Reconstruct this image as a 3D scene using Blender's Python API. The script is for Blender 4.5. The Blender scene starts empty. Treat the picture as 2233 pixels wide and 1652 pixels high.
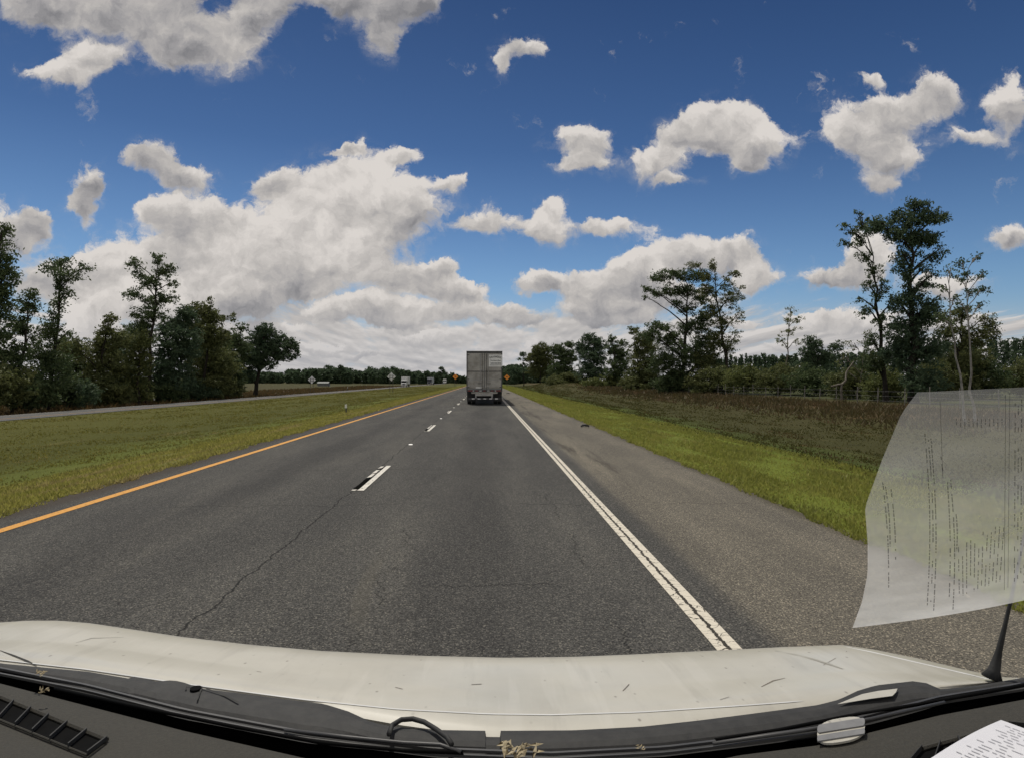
import bpy, bmesh, math, random
import numpy as np
from mathutils import Vector, Matrix

sc = bpy.context.scene
R = math.radians

# ------------------------------------------------------------------ camera
F = 1420.0                      # focal length in units of a 2233 px wide frame
CAMZ = 1.77
YAW = math.atan(58.0 / F)
PITCH = math.atan(3.0 / F)
cd = bpy.data.cameras.new('camera')
cam = bpy.data.objects.new('camera', cd)
sc.collection.objects.link(cam)
cam.location = (0, 0, CAMZ)
cam.rotation_euler = (R(90) + PITCH, 0, -YAW)
cd.sensor_width = 36.0
cd.lens = 36.0 * F / 2233.0
cd.clip_start = 0.02
cd.clip_end = 6000
sc.camera = cam
CM = cam.rotation_euler.to_matrix()

def ray(px, py):
    d = CM @ Vector(((px - 1116.5) / F, (826 - py) / F, -1.0))
    return d
def P(px, py, Y):               # point at forward distance Y
    d = ray(px, py); t = Y / d.y
    return Vector((d.x * t, Y, CAMZ + d.z * t))
def H(px, py, z):               # point on the level plane z
    d = ray(px, py); t = (z - CAMZ) / d.z
    return Vector((d.x * t, d.y * t, z))

# ------------------------------------------------------------------ sun, sky, exposure
SUN_EL, SUN_AZ = 61.0, -24.0    # azimuth measured from the road direction, negative = left
sd = bpy.data.lights.new('sun', 'SUN')
sd.energy = 3.1
sd.angle = R(0.53)
sd.color = (1.0, 0.95, 0.86)
sun = bpy.data.objects.new('sun', sd)
sc.collection.objects.link(sun)
tos = Vector((math.sin(R(SUN_AZ)) * math.cos(R(SUN_EL)), math.cos(R(SUN_AZ)) * math.cos(R(SUN_EL)), math.sin(R(SUN_EL))))
sun.rotation_euler = tos.to_track_quat('Z', 'Y').to_euler()

sc.view_settings.view_transform = 'Standard'
sc.view_settings.look = 'None'
sc.view_settings.exposure = 0.0
sc.view_settings.gamma = 1.0
sc.view_settings.use_curve_mapping = False
sc.cycles.max_bounces = 6
sc.cycles.transparent_max_bounces = 12
sc.cycles.sample_clamp_indirect = 4.0

class NT:
    """small helper to write node trees"""
    def __init__(s, tree):
        s.t = tree; s.n = tree.nodes; s.l = tree.links
    def new(s, typ, **kw):
        n = s.n.new(typ)
        for k, v in kw.items():
            setattr(n, k, v)
        return n
    def put(s, sock, v):
        if isinstance(v, bpy.types.NodeSocket): s.l.new(v, sock)
        elif v is not None: sock.default_value = v
    def m(s, op, a, b=None, c=None, clamp=False):
        n = s.new('ShaderNodeMath', operation=op, use_clamp=clamp)
        s.put(n.inputs[0], a); s.put(n.inputs[1], b); s.put(n.inputs[2], c)
        return n.outputs[0]
    def v(s, op, a, b=None, c=None):
        n = s.new('ShaderNodeVectorMath', operation=op)
        s.put(n.inputs[0], a)
        if op == 'SCALE': s.put(n.inputs['Scale'], b)
        else:
            s.put(n.inputs[1], b); s.put(n.inputs[2], c)
        return n.outputs['Value'] if op in ('DOT_PRODUCT', 'LENGTH') else n.outputs[0]
    def mr(s, x, a, b, c=0.0, d=1.0, smooth=True):
        n = s.new('ShaderNodeMapRange', interpolation_type='SMOOTHSTEP' if smooth else 'LINEAR', clamp=True)
        for i, q in enumerate((x, a, b, c, d)): s.put(n.inputs[i], q)
        return n.outputs[0]
    def noise(s, vec, scale, detail=3.0, rough=0.5, dist=0.0, col=False, lac=2.0):
        n = s.new('ShaderNodeTexNoise')
        s.put(n.inputs['Vector'], vec)
        n.inputs['Scale'].default_value = scale; n.inputs['Detail'].default_value = detail
        n.inputs['Roughness'].default_value = rough; n.inputs['Distortion'].default_value = dist
        n.inputs['Lacunarity'].default_value = lac
        return n.outputs['Color' if col else 'Fac']
    def mix(s, f, a, b):
        n = s.new('ShaderNodeMix', data_type='RGBA')
        s.put(n.inputs[0], f)
        s.put(n.inputs[6], a if isinstance(a, bpy.types.NodeSocket) else tuple(a) + (1,) * (4 - len(a)))
        s.put(n.inputs[7], b if isinstance(b, bpy.types.NodeSocket) else tuple(b) + (1,) * (4 - len(b)))
        return n.outputs[2]
    def ramp(s, x, stops):
        n = s.new('ShaderNodeValToRGB'); s.put(n.inputs[0], x)
        e = n.color_ramp.elements
        while len(e) < len(stops): e.new(0.5)
        for el, (p, c) in zip(e, stops):
            el.position = p; el.color = tuple(c) + (1,)
        return n.outputs[0]
    def xyz(s, v):
        n = s.new('ShaderNodeSeparateXYZ'); s.put(n.inputs[0], v)
        return n.outputs
    def comb(s, x, y, z):
        n = s.new('ShaderNodeCombineXYZ')
        for i, q in enumerate((x, y, z)): s.put(n.inputs[i], q)
        return n.outputs[0]

world = bpy.data.worlds.new('World')
sc.world = world
world.use_nodes = True
world.cycles.sampling_method = 'MANUAL'
world.cycles.sample_map_resolution = 512
W = NT(world.node_tree)
W.n.clear()
sky = W.new('ShaderNodeTexSky', sky_type='NISHITA')
sky.sun_disc = False
sky.sun_elevation = R(SUN_EL)
sky.sun_rotation = R(SUN_AZ)
sky.altitude = 0
sky.air_density = 1.0
sky.dust_density = 0.4
sky.ozone_density = 3.0
tc = W.new('ShaderNodeTexCoord')
dx, dy, dz = W.xyz(tc.outputs['Generated'])
ay = W.m('MAXIMUM', W.m('ABSOLUTE', dy), 0.12)
u = W.m('DIVIDE', dx, ay)
v = W.m('DIVIDE', dz, ay)
p0 = W.comb(u, v, 0.0)
warp = W.v('SUBTRACT', W.noise(p0, 12.0, 7.0, 0.64, col=True), (0.5, 0.5, 0.5))
p1 = W.v('MULTIPLY_ADD', warp, (0.082, 0.070, 0.0), p0)
p1 = W.v('MULTIPLY', p1, (1, 1, 0))
# clouds: centre and radii of each puff as directions (in the units of ray())
PUFFS = [
 (100,5,85,55),(210,15,110,60),(330,35,95,95),(395,100,75,45),(480,95,95,55),(565,25,62,60),(300,-90,330,90),
 (205,125,48,30),(130,165,55,24),
 (735,-5,52,40),(830,5,110,50),(838,80,34,42),(925,5,45,28),(800,-80,200,60),
 (1095,142,26,24),(1148,112,40,20),
 (325,345,52,28),(400,380,48,24),(202,410,24,24),(182,462,24,40),(80,475,32,34),(20,525,62,50),
 (350,462,60,32),(450,475,105,55),(430,570,180,60),(250,580,105,48),(130,620,110,42),(530,560,120,60),
 (700,430,100,70),(800,405,115,75),(640,520,120,65),(780,520,115,60),(880,450,80,60),(985,398,42,16),
 (330,650,190,60),(520,650,120,55),(200,690,110,45),(690,580,150,50),(700,632,48,18),(700,680,34,20),
 (905,618,75,36),(990,636,80,28),(850,688,130,26),(1060,684,140,28),(1170,618,52,26),
 (1050,482,64,27),(1180,492,50,34),(1215,448,24,20),(1322,497,82,28),
 (1275,305,62,28),(1262,350,54,20),(1450,352,68,34),(1460,398,38,14),
 (1565,265,80,48),(1655,308,58,44),(1632,358,36,22),(1520,300,60,26),
 (1900,178,32,16),(1960,235,105,42),(1870,292,105,56),(2045,205,48,38),(1945,350,72,46),(1925,402,36,22),
 (2125,300,55,22),(2200,245,42,50),(2195,520,48,24),
 (1600,290,80,48),(925,600,34,22),(868,606,34,20),(960,588,26,18),(1005,626,40,18),(760,672,32,14),(825,664,40,16),(1192,604,24,14),(1282,606,30,22),(1372,588,34,20),(1398,572,20,12),(600,398,30,26),(870,335,36,16),(760,322,34,10),
 (1290,645,62,42),(1380,615,85,50),(1350,680,120,26),(1460,575,80,40),(1530,545,80,32),(1610,550,48,30),(1645,605,52,38),(1500,650,90,34),
 (1830,605,75,28),(1890,570,60,44),(2060,620,110,30),(1800,690,120,24),
]
rp = random.Random(21)
for i in range(20):
    PUFFS.append((620 + i * 84 + rp.uniform(-30, 30), (712, 748, 778)[i % 3] + rp.uniform(-9, 9), rp.uniform(40, 80), (15, 12, 9)[i % 3] * rp.uniform(0.8, 1.2)))
acc = None
for (cx, cy, rx, ry) in PUFFS:
    d = ray(cx, cy); cu, cv = d.x / d.y, d.z / d.y
    sx, sy = F / (rx * (1.22 if rx > 68 else 1.42)), F / (ry * (1.22 if rx > 68 else 1.38))
    q = W.v('MULTIPLY_ADD', p1, (sx, sy, 0.0), (-cu * sx, -cv * sy, 1.0))
    dd = W.v('DOT_PRODUCT', q, q)
    w = W.m('POWER', 0.14, dd)
    acc = W.v('MULTIPLY', q, W.comb(w, w, w)) if acc is None else W.v('MULTIPLY_ADD', q, W.comb(w, w, w), acc)
gx, gy, gw = W.xyz(acc)
G = W.m('MULTIPLY', gw, 1.0 / 0.14)          # 1 in the middle of one puff
rel = W.m('DIVIDE', gy, W.m('MAXIMUM', gw, 0.02))   # + near the tops, - near the bases
G = W.m('MINIMUM', G, 1.1)
nA = W.noise(p1, 14.0, 10.0, 0.66)
nB = W.noise(W.v('ADD', p1, (-0.007, 0.015, 0)), 14.0, 6.0, 0.62)
nL = W.noise(p1, 4.2, 3.0, 0.5)
nC = W.noise(W.v('ADD', p1, (-0.02, 0.05, 0)), 4.2, 3.0, 0.5)
dens = W.m('ADD', G, W.m('MULTIPLY', W.m('SUBTRACT', nA, 0.5), 1.85))
dens = W.m('ADD', dens, W.m('MULTIPLY', W.m('SUBTRACT', nL, 0.5), 0.35))
soft = W.mr(rel, -0.35, 0.35, 0.72, 0.48)
mask1 = W.mr(dens, 0.20, soft)
mask1 = W.m('MAXIMUM', mask1, W.m('MULTIPLY', W.m('MULTIPLY', W.mr(G, 0.01, 0.25), W.mr(nA, 0.47, 0.66)), 0.30))
lit = W.m('SUBTRACT', nA, nB)
s1 = W.m('ADD', W.m('ADD', 0.70, W.m('MULTIPLY', rel, 0.50)), W.m('MULTIPLY', lit, 1.6))
s1 = W.m('ADD', s1, W.m('MULTIPLY', W.m('SUBTRACT', nL, nC), 2.2))
s1 = W.m('SUBTRACT', s1, W.m('MULTIPLY', W.mr(dens, 0.5, 1.5), 0.17))
s1 = W.m('SUBTRACT', s1, W.mr(v, 0.44, 0.64, 0.0, 0.30))
# the far layers of cloud above the horizon, on one flat level
vz = W.m('ADD', W.m('MAXIMUM', v, 0.0), 0.055)
pl = W.comb(W.m('DIVIDE', W.m('MULTIPLY', u, 1.5), vz), W.m('DIVIDE', 0.34, vz), 0.0)
pl = W.v('MULTIPLY_ADD', warp, (0.35, 0.12, 0.0), pl)
vz2 = W.m('ADD', vz, 0.006)
pl2 = W.v('MULTIPLY_ADD', warp, (0.35, 0.12, 0.0), W.comb(W.m('DIVIDE', W.m('MULTIPLY', u, 1.5), vz2), W.m('DIVIDE', 0.34, vz2), 0.0))
n2 = W.noise(pl, 0.95, 8.0, 0.6)
n3 = W.noise(pl2, 0.95, 4.0, 0.55)
low = W.mr(v, 0.17, 0.06)
d2 = W.m('ADD', W.m('MULTIPLY', low, 0.80), W.m('MULTIPLY', W.m('SUBTRACT', n2, 0.5), 2.0))
mask2 = W.m('MULTIPLY', W.mr(d2, 0.42, 0.72), W.mr(v, 0.17, 0.12))
s2 = W.m('ADD', 0.66, W.m('MULTIPLY', W.m('SUBTRACT', n2, n3), 2.4))
s2 = W.m('ADD', s2, W.m('MULTIPLY', W.m('SUBTRACT', n2, 0.55), -0.7))
shade = W.m('ADD', W.m('MULTIPLY', s1, mask1), W.m('MULTIPLY', s2, W.m('SUBTRACT', 1.0, mask1)))
ccol = W.ramp(shade, [(0.0, (0.20, 0.20, 0.215)), (0.32, (0.345, 0.335, 0.34)), (0.62, (0.50, 0.475, 0.455)), (0.95, (0.70, 0.66, 0.625))])
mask = W.m('MAXIMUM', mask1, mask2)
# unseen broken cloud overhead and behind, added to lift and neutralise ambient light
n5 = W.noise(tc.outputs['Generated'], 3.2, 6.0, 0.6)
out = W.m('MAXIMUM', W.mr(dz, 0.62, 0.75), W.mr(dy, 0.25, 0.0))
fill_cloud = W.m('MULTIPLY', W.mr(n5, 0.42, 0.56), out)
ccol = W.mix(fill_cloud, ccol, (0.88, 0.82, 0.74))
mask = W.m('MAXIMUM', W.m('MULTIPLY', mask, W.m('SUBTRACT', 1.0, out)), fill_cloud)
# clear air: the physical sky, its blue deepened as this camera records it
el = W.mr(dz, 0.0, 0.55, smooth=False)
tint = W.ramp(el, [(0.0, (0.60, 0.68, 0.80)), (0.25, (0.45, 0.565, 0.68)), (0.6, (0.225, 0.32, 0.44)), (1.0, (0.12, 0.19, 0.29))])
blue = W.v('MULTIPLY', sky.outputs[0], tint)
blue = W.v('SCALE', blue, 0.115)
blue = W.mix(W.mr(v, 0.15, 0.0, 0.0, 0.8), blue, (0.40, 0.43, 0.50))
col = W.mix(mask, blue, ccol)
col = W.mix(W.mr(v, 0.13, 0.01, 0.0, 0.50), col, (0.47, 0.475, 0.505))
bg = W.new('ShaderNodeBackground'); W.put(bg.inputs[0], col); bg.inputs[1].default_value = 1.0
wo = W.new('ShaderNodeOutputWorld'); W.l.new(bg.outputs[0], wo.inputs[0])

# ------------------------------------------------------------------ helpers
def mat(name, build=None, rough=0.6, color=(0.5, 0.5, 0.5), metal=0.0, spec=0.5):
    m = bpy.data.materials.new(name); m.use_nodes = True
    T = NT(m.node_tree)
    b = T.n['Principled BSDF']
    b.inputs['Base Color'].default_value = tuple(color) + (1,)
    b.inputs['Roughness'].default_value = rough
    b.inputs['Metallic'].default_value = metal
    b.inputs['Specular IOR Level'].default_value = spec
    T.b = b
    if build: build(T)
    return m
def pos(T):
    return T.new('ShaderNodeNewGeometry').outputs['Position']
def objc(T):
    return T.new('ShaderNodeTexCoord').outputs['Object']
def bump(T, h, strength=0.3, dist=0.01):
    n = T.new('ShaderNodeBump'); n.inputs['Strength'].default_value = strength; n.inputs['Distance'].default_value = dist
    T.put(n.inputs['Height'], h); T.l.new(n.outputs[0], T.b.inputs['Normal'])
def speckled(name, a, b, scale=30, rough=0.6, det=4, metal=0.0, bmp=0.0, spec=0.5, world_co=False):
    def f(T):
        c = pos(T) if world_co else objc(T)
        n = T.noise(c, scale, det, 0.65)
        T.put(T.b.inputs['Base Color'], T.mix(T.mr(n, 0.3, 0.7), a, b))
        if bmp: bump(T, n, bmp)
    return mat(name, f, rough, a, metal, spec)

class MB:
    def __init__(s): s.v = []; s.f = []
    def poly(s, pts):
        i = len(s.v); s.v += [tuple(p) for p in pts]; s.f.append(tuple(range(i, i + len(pts)))); return s
    def box(s, c, d, rz=0.0):
        x, y, z = c; a, b, h = d[0] / 2, d[1] / 2, d[2] / 2
        i = len(s.v); cr, sr = math.cos(rz), math.sin(rz)
        for sz in (-1, 1):
            for sy in (-1, 1):
                for sx in (-1, 1):
                    ox, oy = sx * a, sy * b
                    s.v.append((x + ox * cr - oy * sr, y + ox * sr + oy * cr, z + sz * h))
        for q in ((0, 2, 3, 1), (4, 5, 7, 6), (0, 1, 5, 4), (2, 6, 7, 3), (0, 4, 6, 2), (1, 3, 7, 5)):
            s.f.append(tuple(i + k for k in q))
        return s
    def tube(s, pts, rads, n=7, cap=True):
        pts = [Vector(p) for p in pts]
        if not hasattr(rads, '__len__'): rads = [rads] * len(pts)
        base = len(s.v)
        for k, p in enumerate(pts):
            t = (pts[min(k + 1, len(pts) - 1)] - pts[max(k - 1, 0)])
            if t.length < 1e-9: t = Vector((0, 0, 1))
            t.normalize()
            a = t.cross(Vector((0.13, 0.97, 0.2))); 
            if a.length < 1e-4: a = t.cross(Vector((1, 0, 0)))
            a.normalize(); b = t.cross(a)
            for j in range(n):
                an = 2 * math.pi * j / n
                s.v.append(tuple(p + (a * math.cos(an) + b * math.sin(an)) * rads[k]))
        for k in range(len(pts) - 1):
            for j in range(n):
                j2 = (j + 1) % n
                s.f.append((base + k * n + j, base + k * n + j2, base + (k + 1) * n + j2, base + (k + 1) * n + j))
        if cap:
            s.f.append(tuple(base + j for j in range(n))[::-1])
            s.f.append(tuple(base + (len(pts) - 1) * n + j for j in range(n)))
        return s
    def grid(s, rows):
        base = len(s.v); n = len(rows[0])
        for r in rows: s.v += [tuple(p) for p in r]
        for k in range(len(rows) - 1):
            for j in range(n - 1):
                a = base + k * n + j
                s.f.append((a, a + 1, a + n + 1, a + n))
        return s
    def cyl(s, c, r, h, axis='X', n=20):
        c = Vector(c); ax = {'X': Vector((1, 0, 0)), 'Y': Vector((0, 1, 0)), 'Z': Vector((0, 0, 1))}[axis]
        return s.tube([c - ax * h / 2, c + ax * h / 2], r, n)
    def build(s, name, m, parent=None, smooth=False, bevel=0.0):
        me = bpy.data.meshes.new(name); me.from_pydata(s.v, [], s.f); me.update()
        if smooth: me.shade_smooth()
        me.materials.append(m)
        o = bpy.data.objects.new(name, me); sc.collection.objects.link(o)
        if bevel:
            md = o.modifiers.new('bevel', 'BEVEL'); md.width = bevel; md.segments = 2; md.limit_method = 'ANGLE'
        if parent is not None:
            o.parent = parent
            o.matrix_parent_inverse = Matrix.Translation(-Vector(parent.location)) if parent.get('_w', True) else Matrix()
        return o

def tag(o, label=None, cat=None, group=None, kind=None):
    if label: o['label'] = label
    if cat: o['category'] = cat
    if group: o['group'] = group
    if kind: o['kind'] = kind
    return o
def empty(name, loc, label, cat, group=None):
    o = bpy.data.objects.new(name, None); sc.collection.objects.link(o)
    o.location = loc; o.empty_display_size = 0.3
    return tag(o, label, cat, group)
def npmesh(name, V, Fq, m, parent=None, k=4):
    me = bpy.data.meshes.new(name)
    me.vertices.add(len(V)); me.vertices.foreach_set('co', V.astype(np.float32).ravel())
    nf = len(Fq); me.loops.add(nf * k); me.loops.foreach_set('vertex_index', Fq.astype(np.int32).ravel())
    me.polygons.add(nf); me.polygons.foreach_set('loop_start', np.arange(0, nf * k, k, dtype=np.int32))
    me.update(calc_edges=True); me.materials.append(m)
    o = bpy.data.objects.new(name, me); sc.collection.objects.link(o)
    if parent is not None:
        o.parent = parent; o.matrix_parent_inverse = Matrix.Translation(-Vector(parent.location))
    return o

# ------------------------------------------------------------------ ground shape
PROF = [(-1500, 2), (-600, 0.3), (-200, -0.5), (-60, -1.0), (-42, -1.25), (-38, -1.0), (-27.3, -0.53), (-24, -0.62), (-20, -0.85), (-15, -1.0), (-12, -0.85), (-9, -0.4),
        (-6.5, -0.02), (4.25, -0.02), (5.5, -0.10), (8, -0.30), (11, -0.65), (14, -0.9), (18, -0.95), (22, -0.6), (26, -0.25), (30, -0.1), (40, 0.1), (80, 0.4), (300, 1.5), (1500, 3)]
PX = [a for a, b in PROF]; PZ = [b for a, b in PROF]
def gz(x, y):
    z = float(np.interp(x, PX, PZ))
    if x > 5: z += 1.9 * math.exp(-((x - 22) / 8.0) ** 2 - ((y - 205) / 60.0) ** 2)
    return z
def gzn(x, y):
    z = np.interp(x, PX, PZ)
    return z + np.where(x > 5, 1.9 * np.exp(-((x - 22) / 8.0) ** 2 - ((y - 205) / 60.0) ** 2), 0)

def ground_mat(T):
    c = pos(T); x, y, z = T.xyz(c)
    nb = T.noise(c, 0.12, 4, 0.6); nm = T.noise(c, 0.9, 5, 0.65); nf = T.noise(c, 9.0, 4, 0.7)
    st = T.noise(T.v('MULTIPLY', c, (1.0, 0.12, 1.0)), 1.3, 4, 0.6)          # streaks left by the mower
    xw = T.m('ADD', x, T.m('ADD', T.m('MULTIPLY', T.m('SUBTRACT', nb, 0.5), 7.0), T.m('MULTIPLY', T.m('SUBTRACT', nm, 0.5), 3.0)))
    # right verge: bright mown strip, then dark rough ground, then rusty weeds
    right = T.ramp(T.mr(xw, 4.0, 34.0, smooth=False), [(0.0, (0.115, 0.135, 0.022)), (0.15, (0.105, 0.135, 0.020)), (0.22, (0.050, 0.066, 0.014)),
             (0.34, (0.044, 0.044, 0.015)), (0.62, (0.048, 0.045, 0.018)), (0.74, (0.070, 0.046, 0.024)), (0.88, (0.060, 0.045, 0.022)), (1.0, (0.040, 0.046, 0.016))])
    left = T.ramp(T.mr(T.m('MULTIPLY', xw, -1.0), 6.0, 46.0, smooth=False), [(0.0, (0.150, 0.140, 0.050)), (0.08, (0.120, 0.120, 0.030)), (0.17, (0.085, 0.100, 0.020)), (0.24, (0.058, 0.062, 0.014)),
             (0.36, (0.068, 0.070, 0.016)), (0.52, (0.080, 0.080, 0.020)), (0.76, (0.060, 0.058, 0.018)), (0.86, (0.070, 0.050, 0.024)), (1.0, (0.050, 0.046, 0.020))])
    base = T.mix(T.m('GREATER_THAN', x, 0.0), left, right)
    base = T.mix(T.mr(st, 0.62, 0.80, 0.0, 0.5), base, (0.16, 0.14, 0.06))
    base = T.mix(T.mr(nm, 0.60, 0.75, 0.0, 0.55), base, T.v('MULTIPLY', base, (0.45, 0.5, 0.5)))
    red = T.m('MULTIPLY', T.mr(nb, 0.56, 0.66), T.mr(T.noise(c, 0.5, 4, 0.7), 0.52, 0.66, 0, 0.8))
    red = T.m('MULTIPLY', red, T.mr(x, 9.0, 12.0))
    base = T.mix(red, base, (0.13, 0.060, 0.030))
    base = T.mix(T.mr(nf, 0.25, 0.75, 0.0, 0.6), base, T.v('MULTIPLY', base, (1.5, 1.45, 1.3)))
    # distant fields: paler brown green
    base = T.mix(T.mr(y, 180.0, 420.0, 0.0, 0.5), base, (0.060, 0.060, 0.024))
    T.put(T.b.inputs['Base Color'], base)
    bump(T, T.m('ADD', nf, T.m('MULTIPLY', nm, 2.0)), 0.9, 0.08)
M_ground = mat('grass_ground', ground_mat, 0.95, spec=0.1)

xs = sorted(set(PX + list(np.arange(4.25, 44, 1.3)) + list(np.arange(-46, -6.5, 1.5)) + [60, 120, 200, 500, 900, -80, -120, -300, -900, -10.5, 0]))
ys = [-60, -20, -5] + list(np.arange(0, 60, 2.5)) + list(np.arange(60, 340, 8)) + [360, 420, 500, 650, 850, 1200, 1800, 2600, 3500]
rg = random.Random(4)
rows = []
for y in ys:
    r = []
    for x in xs:
        z = gz(x, y)
        if not (-38.6 < x < -27) and not (-7 < x < 4.8): z += rg.uniform(-0.045, 0.045)
        if abs(x) > 400 or y > 1500: z = gz(x, y) - 2
        r.append((x, y, z))
    rows.append(r)
o = MB().grid(rows).build('ground', M_ground, smooth=True); tag(o, kind='structure')

# ------------------------------------------------------------------ roads
def asphalt_mat(dark, light, seam=None, stains=True):
    def f(T):
        c = pos(T); x, y, z = T.xyz(c)
        g1 = T.noise(c, 150.0, 3, 0.75); g2 = T.noise(c, 60.0, 3, 0.6); big = T.noise(T.v('MULTIPLY', c, (1, 0.18, 1)), 1.1, 4, 0.6)
        vor = T.new('ShaderNodeTexVoronoi'); T.put(vor.inputs['Vector'], c); vor.inputs['Scale'].default_value = 105.0
        cellr = T.xyz(vor.outputs['Color'])[0]
        k = T.m('ADD', T.m('MULTIPLY', g1, 0.55), T.m('MULTIPLY', g2, 0.45))
        base = T.mix(T.mr(k, 0.40, 0.64), dark, light)
        base = T.mix(T.mr(cellr, 0.86, 0.97, 0, 0.75), base, (0.24, 0.225, 0.19))
        base = T.mix(T.mr(cellr, 0.20, 0.04, 0, 0.7), base, (0.016, 0.016, 0.016))
        base = T.mix(T.mr(big, 0.35, 0.65, 0, 0.55), base, T.v('MULTIPLY', base, (0.62, 0.63, 0.66)))
        if stains:
            # polished wheel paths and the dark oil strip in the middle of each lane
            for cx, wd, am in ((-0.2, 0.60, 0.42), (-3.85, 0.60, 0.36)):
                q = T.m('DIVIDE', T.m('ABSOLUTE', T.m('SUBTRACT', x, cx)), wd)
                base = T.mix(T.mr(q, 1.2, 0.2, 0, am), base, T.v('MULTIPLY', base, (0.55, 0.55, 0.58)))
            wob = T.m('MULTIPLY', T.m('SUBTRACT', T.noise(T.comb(0.0, y, 0.0), 1.6, 7, 0.72), 0.5), 0.55)
            def crack(xc, w, gate_lo, gate_hi, sc_):
                dd = T.m('ABSOLUTE', T.m('ADD', T.m('SUBTRACT', x, xc), T.m('MULTIPLY', wob, sc_)))
                g = T.mr(T.noise(T.comb(3.3 * xc, y, 1.0), 0.7, 2, 0.5), gate_lo, gate_hi)
                return T.m('MULTIPLY', T.mr(dd, w, T.m('MULTIPLY', w, 0.4)), g)
            ck = T.m('MAXIMUM', crack(-2.13, T.m('MULTIPLY_ADD', T.noise(T.comb(0.0, y, 9.0), 5.0, 4, 0.7), 0.036, -0.004), 0.22, 0.34, 0.55), crack(0.95, 0.009, 0.47, 0.55, 1.2))
            ck = T.m('MAXIMUM', ck, crack(-0.9, 0.009, 0.47, 0.55, 1.6))
            # cross cracks
            wx = T.m('MULTIPLY', T.m('SUBTRACT', T.noise(T.comb(x, 0.0, 0.0), 1.1, 6, 0.7), 0.5), 1.1)
            fy = T.m('ABSOLUTE', T.m('SUBTRACT', T.m('FLOORED_MODULO', T.m('ADD', y, wx), 3.7), 1.9))
            gt = T.mr(T.noise(T.v('MULTIPLY', c, (0.4, 0.3, 1)), 1.0, 2, 0.5), 0.48, 0.56)
            ck = T.m('MAXIMUM', ck, T.m('MULTIPLY', T.mr(fy, 0.016, 0.004, 0, 0.9), gt))
            base = T.mix(T.m('MULTIPLY', ck, 0.85), base, (0.008, 0.008, 0.008))
            # shoulder: browner, with tar stain beside the line
            sh = T.mr(x, 1.85, 2.1)
            warm = T.v('MULTIPLY', base, (2.0, 1.86, 1.62))
            base = T.mix(T.m('MULTIPLY', sh, 0.8), base, warm)
            ns = T.noise(T.v('MULTIPLY', c, (1.4, 0.10, 1.0)), 1.6, 5, 0.65)
            st = T.m('MULTIPLY', T.mr(ns, 0.50, 0.68), T.m('MULTIPLY', T.mr(x, 1.75, 2.1), T.mr(x, 3.1, 2.3)))
            st = T.m('MULTIPLY', st, T.mr(y, 6.0, 14.0))
            base = T.mix(T.m('MULTIPLY', st, 0.75), base, (0.026, 0.023, 0.020))
            ed = T.mr(T.m('ADD', x, T.m('MULTIPLY', T.m('SUBTRACT', g2, 0.5), 0.3)), 3.95, 4.2, 0, 0.6)
            base = T.mix(ed, base, (0.055, 0.048, 0.030))
            el = T.mr(T.m('ADD', x, T.m('MULTIPLY', T.m('SUBTRACT', big, 0.5), 0.7)), -5.85, -6.3, 0, 0.75)
            base = T.mix(el, base, (0.050, 0.040, 0.031))
            # old curved scuff in our lane
            rr = T.v('LENGTH', T.v('SUBTRACT', T.v('MULTIPLY', c, (1, 0.5, 0)), (1.0, 3.1, 0)))
            sc_ = T.m('MULTIPLY', T.mr(T.m('ABSOLUTE', T.m('SUBTRACT', rr, 2.05)), 0.10, 0.03), T.mr(T.m('ABSOLUTE', T.m('SUBTRACT', y, 5.6)), 1.3, 0.5))
            sc_ = T.m('MULTIPLY', sc_, T.mr(x, 0.0, -0.5))
            base = T.mix(T.m('MULTIPLY', sc_, 0.28), base, (0.085, 0.078, 0.062))
            # random paler patches drawn out along the road
            pt = T.noise(T.v('MULTIPLY', c, (0.5, 0.05, 1)), 2.0, 4, 0.6)
            base = T.mix(T.mr(pt, 0.5, 0.7, 0, 0.4), base, T.v('MULTIPLY', base, (1.45, 1.42, 1.35)))
        T.put(T.b.inputs['Base Color'], base)
        bump(T, T.m('ADD', k, cellr), 0.55, 0.004)
    return mat('asphalt', f, 0.92, spec=0.12)
M_road = asphalt_mat((0.034, 0.033, 0.031), (0.132, 0.128, 0.116))
M_road2 = asphalt_mat((0.10, 0.10, 0.095), (0.15, 0.148, 0.14), stains=False)
ry = [-30, -10, 0] + list(np.arange(3, 60, 3.0)) + list(range(60, 300, 20)) + [320, 400, 520, 700, 1000]
rows = []
rg = random.Random(9)
for y in ry:
    a = rg.uniform(-0.05, 0.05); b = rg.uniform(-0.06, 0.06)
    rows.append([(-6.5 + a, y, 0.0), (-5.8, y, 0.004), (-2.03, y, 0.012), (1.7, y, 0.004), (4.0, y, -0.002), (4.27 + b, y, -0.012)])
tag(MB().grid(rows).build('road', M_road, smooth=True), kind='structure')
rows = [[(-38, y, -0.975), (-27.3, y, -0.505)] for y in ry]
tag(MB().grid(rows).build('far_road', M_road2), kind='structure')

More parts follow.
